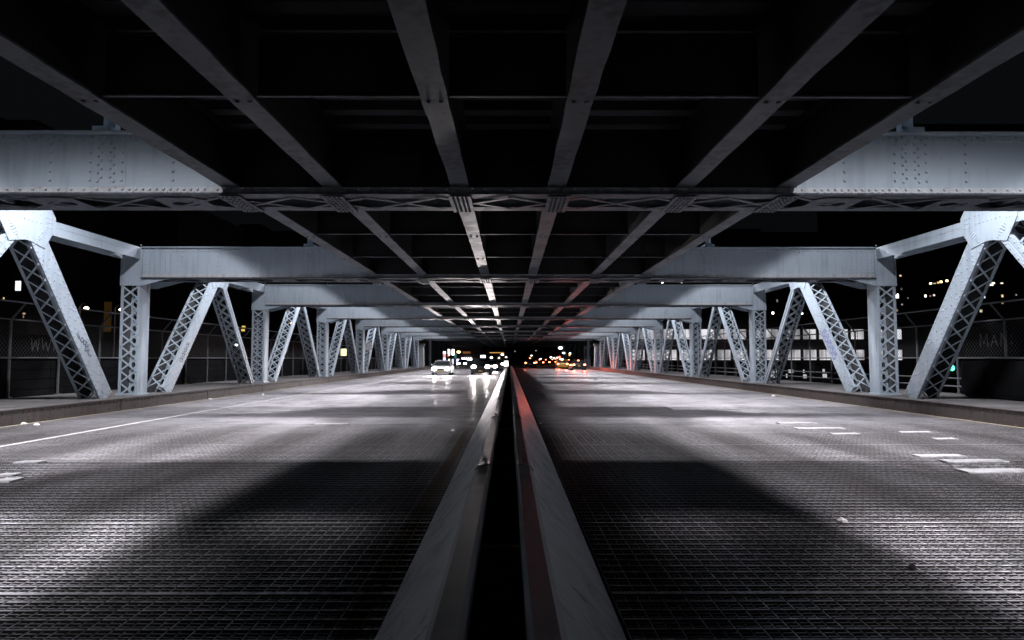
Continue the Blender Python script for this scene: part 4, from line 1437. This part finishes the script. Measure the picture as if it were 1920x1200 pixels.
scrap(1578, 979, .055, 'flat white scrap on the grating at the shadow edge')
scrap(1711, 1067, .035, 'small crumpled dull scrap below the flat white scrap', m='concrete')
scrap(850, 808, .05, 'white scrap beside the barrier in the oncoming lane')
scrap(1013, 795, .045, 'white scrap just right of the barrier', )
scrap(1088, 930, .035, 'small reddish scrap right of the barrier', m='redpaint')
scrap(42, 795, .14, 'crumpled white litter in the gutter below the kerb')
scrap(68, 797, .08, 'smaller scrap beside the crumpled gutter litter')
scrap(395, 749, .07, 'white scrap in the gutter near the first lattice post')
scrap(493, 740, .08, 'white scrap in the gutter past the first lattice post')
scrap(1450, 743, .08, 'white scrap in the gutter below the right kerb')
scrap(1666, 766, .07, 'pale scrap in the gutter by the heavy leg')
scrap(870, 728, .14, 'white scrap in the reflections under the black SUV')

def lump(name, px, py, rx, ry, rz, m, label, jit=.18):
    p = on_ground(px, py, ZW)
    b = MB(); random.seed(int(px)); b.ball((0, 0, rz*.85), rx, ry, rz, 14, 9, jit)
    b.v = [(x, y, max(z, .002)) for x, y, z in b.v]
    o = b.build(name, M[m], None, (p.x, p.y, ZW)); tag(o, label, 'bag')
lump('bin_bag', 1823, 742, .26, .2, .1, 'bagblack', 'black flattened bag on the footway left of the white bag')
lump('plastic_bag', 1862, 742, .16, .14, .13, 'cloth', 'grubby white bag on the footway before the dark cabinet')
lump('plastic_bag', 1882, 743, .14, .1, .045, 'cloth', 'low torn white bag beside the rounder white bag')

ct = thing('utility_cabinet', 'dark boxy utility cabinet against the fence with a pale top edge', 'cabinet', (15.25, 20.4, ZW))
MB().box(-.35, .35, -1.6, 1.6, .06, 1.24).build('body', M['darkpanel'], ct)
MB().box(-.40, .40, -1.65, 1.65, 1.242, 1.28).build('lid', M['galv'], ct)
MB().box(-.30, .30, -1.5, 1.5, 0, .058).build('plinth', M['black'], ct)
db = MB()
for q in range(3): db.box(-.364, -.3515, -1.5 + q*1.02, -.54 + q*1.02, .14, 1.16)
db.build('door', M['darkpanel'], ct)

ns = thing('notice_sign', 'small pale notice plate fixed on a lattice leg near the far end', 'sign', (-(XI - .1), at(691, 650, 60).y, 0))
p = at(691, 650, 60)
ns.location = (-12.62, 12.62*1250/264, 0)
MB().box(-.35, .35, -.02, .0, 2.35, 3.0).build('plate', M['plate'], ns)
MB().box(-.03, .03, .002, .04, ZW, 2.95).build('bracket', M['galv'], ns)

# ------------------------------------------------------------------ night sky and render settings
w = bpy.data.worlds.new('World'); sc.world = w; w.use_nodes = True
nt = w.node_tree; N, L = nt.nodes, nt.links
bg = N['Background']
sky = N.new('ShaderNodeTexSky'); sky.sky_type = 'NISHITA'; sky.sun_disc = False
sky.sun_elevation = R(-4.0); sky.sun_rotation = R(200)
L.new(sky.outputs['Color'], bg.inputs['Color'])
bg.inputs['Strength'].default_value = 0.05
# skyglow of the city on top of the night sky
bg2 = N.new('ShaderNodeBackground'); bg2.inputs['Color'].default_value = (0.62, 0.83, 1.0, 1); bg2.inputs['Strength'].default_value = 0.0030
ads = N.new('ShaderNodeAddShader')
L.new(bg.outputs[0], ads.inputs[0]); L.new(bg2.outputs[0], ads.inputs[1]); L.new(ads.outputs[0], N['World Output'].inputs['Surface'])
sc.view_settings.view_transform = 'Standard'
sc.view_settings.look = 'None'
sc.view_settings.exposure = 0
sc.view_settings.gamma = 1
sc.cycles.use_denoising = True
sc.cycles.max_bounces = 6
sc.cycles.diffuse_bounces = 1
sc.cycles.glossy_bounces = 3
sc.cycles.sample_clamp_indirect = 5
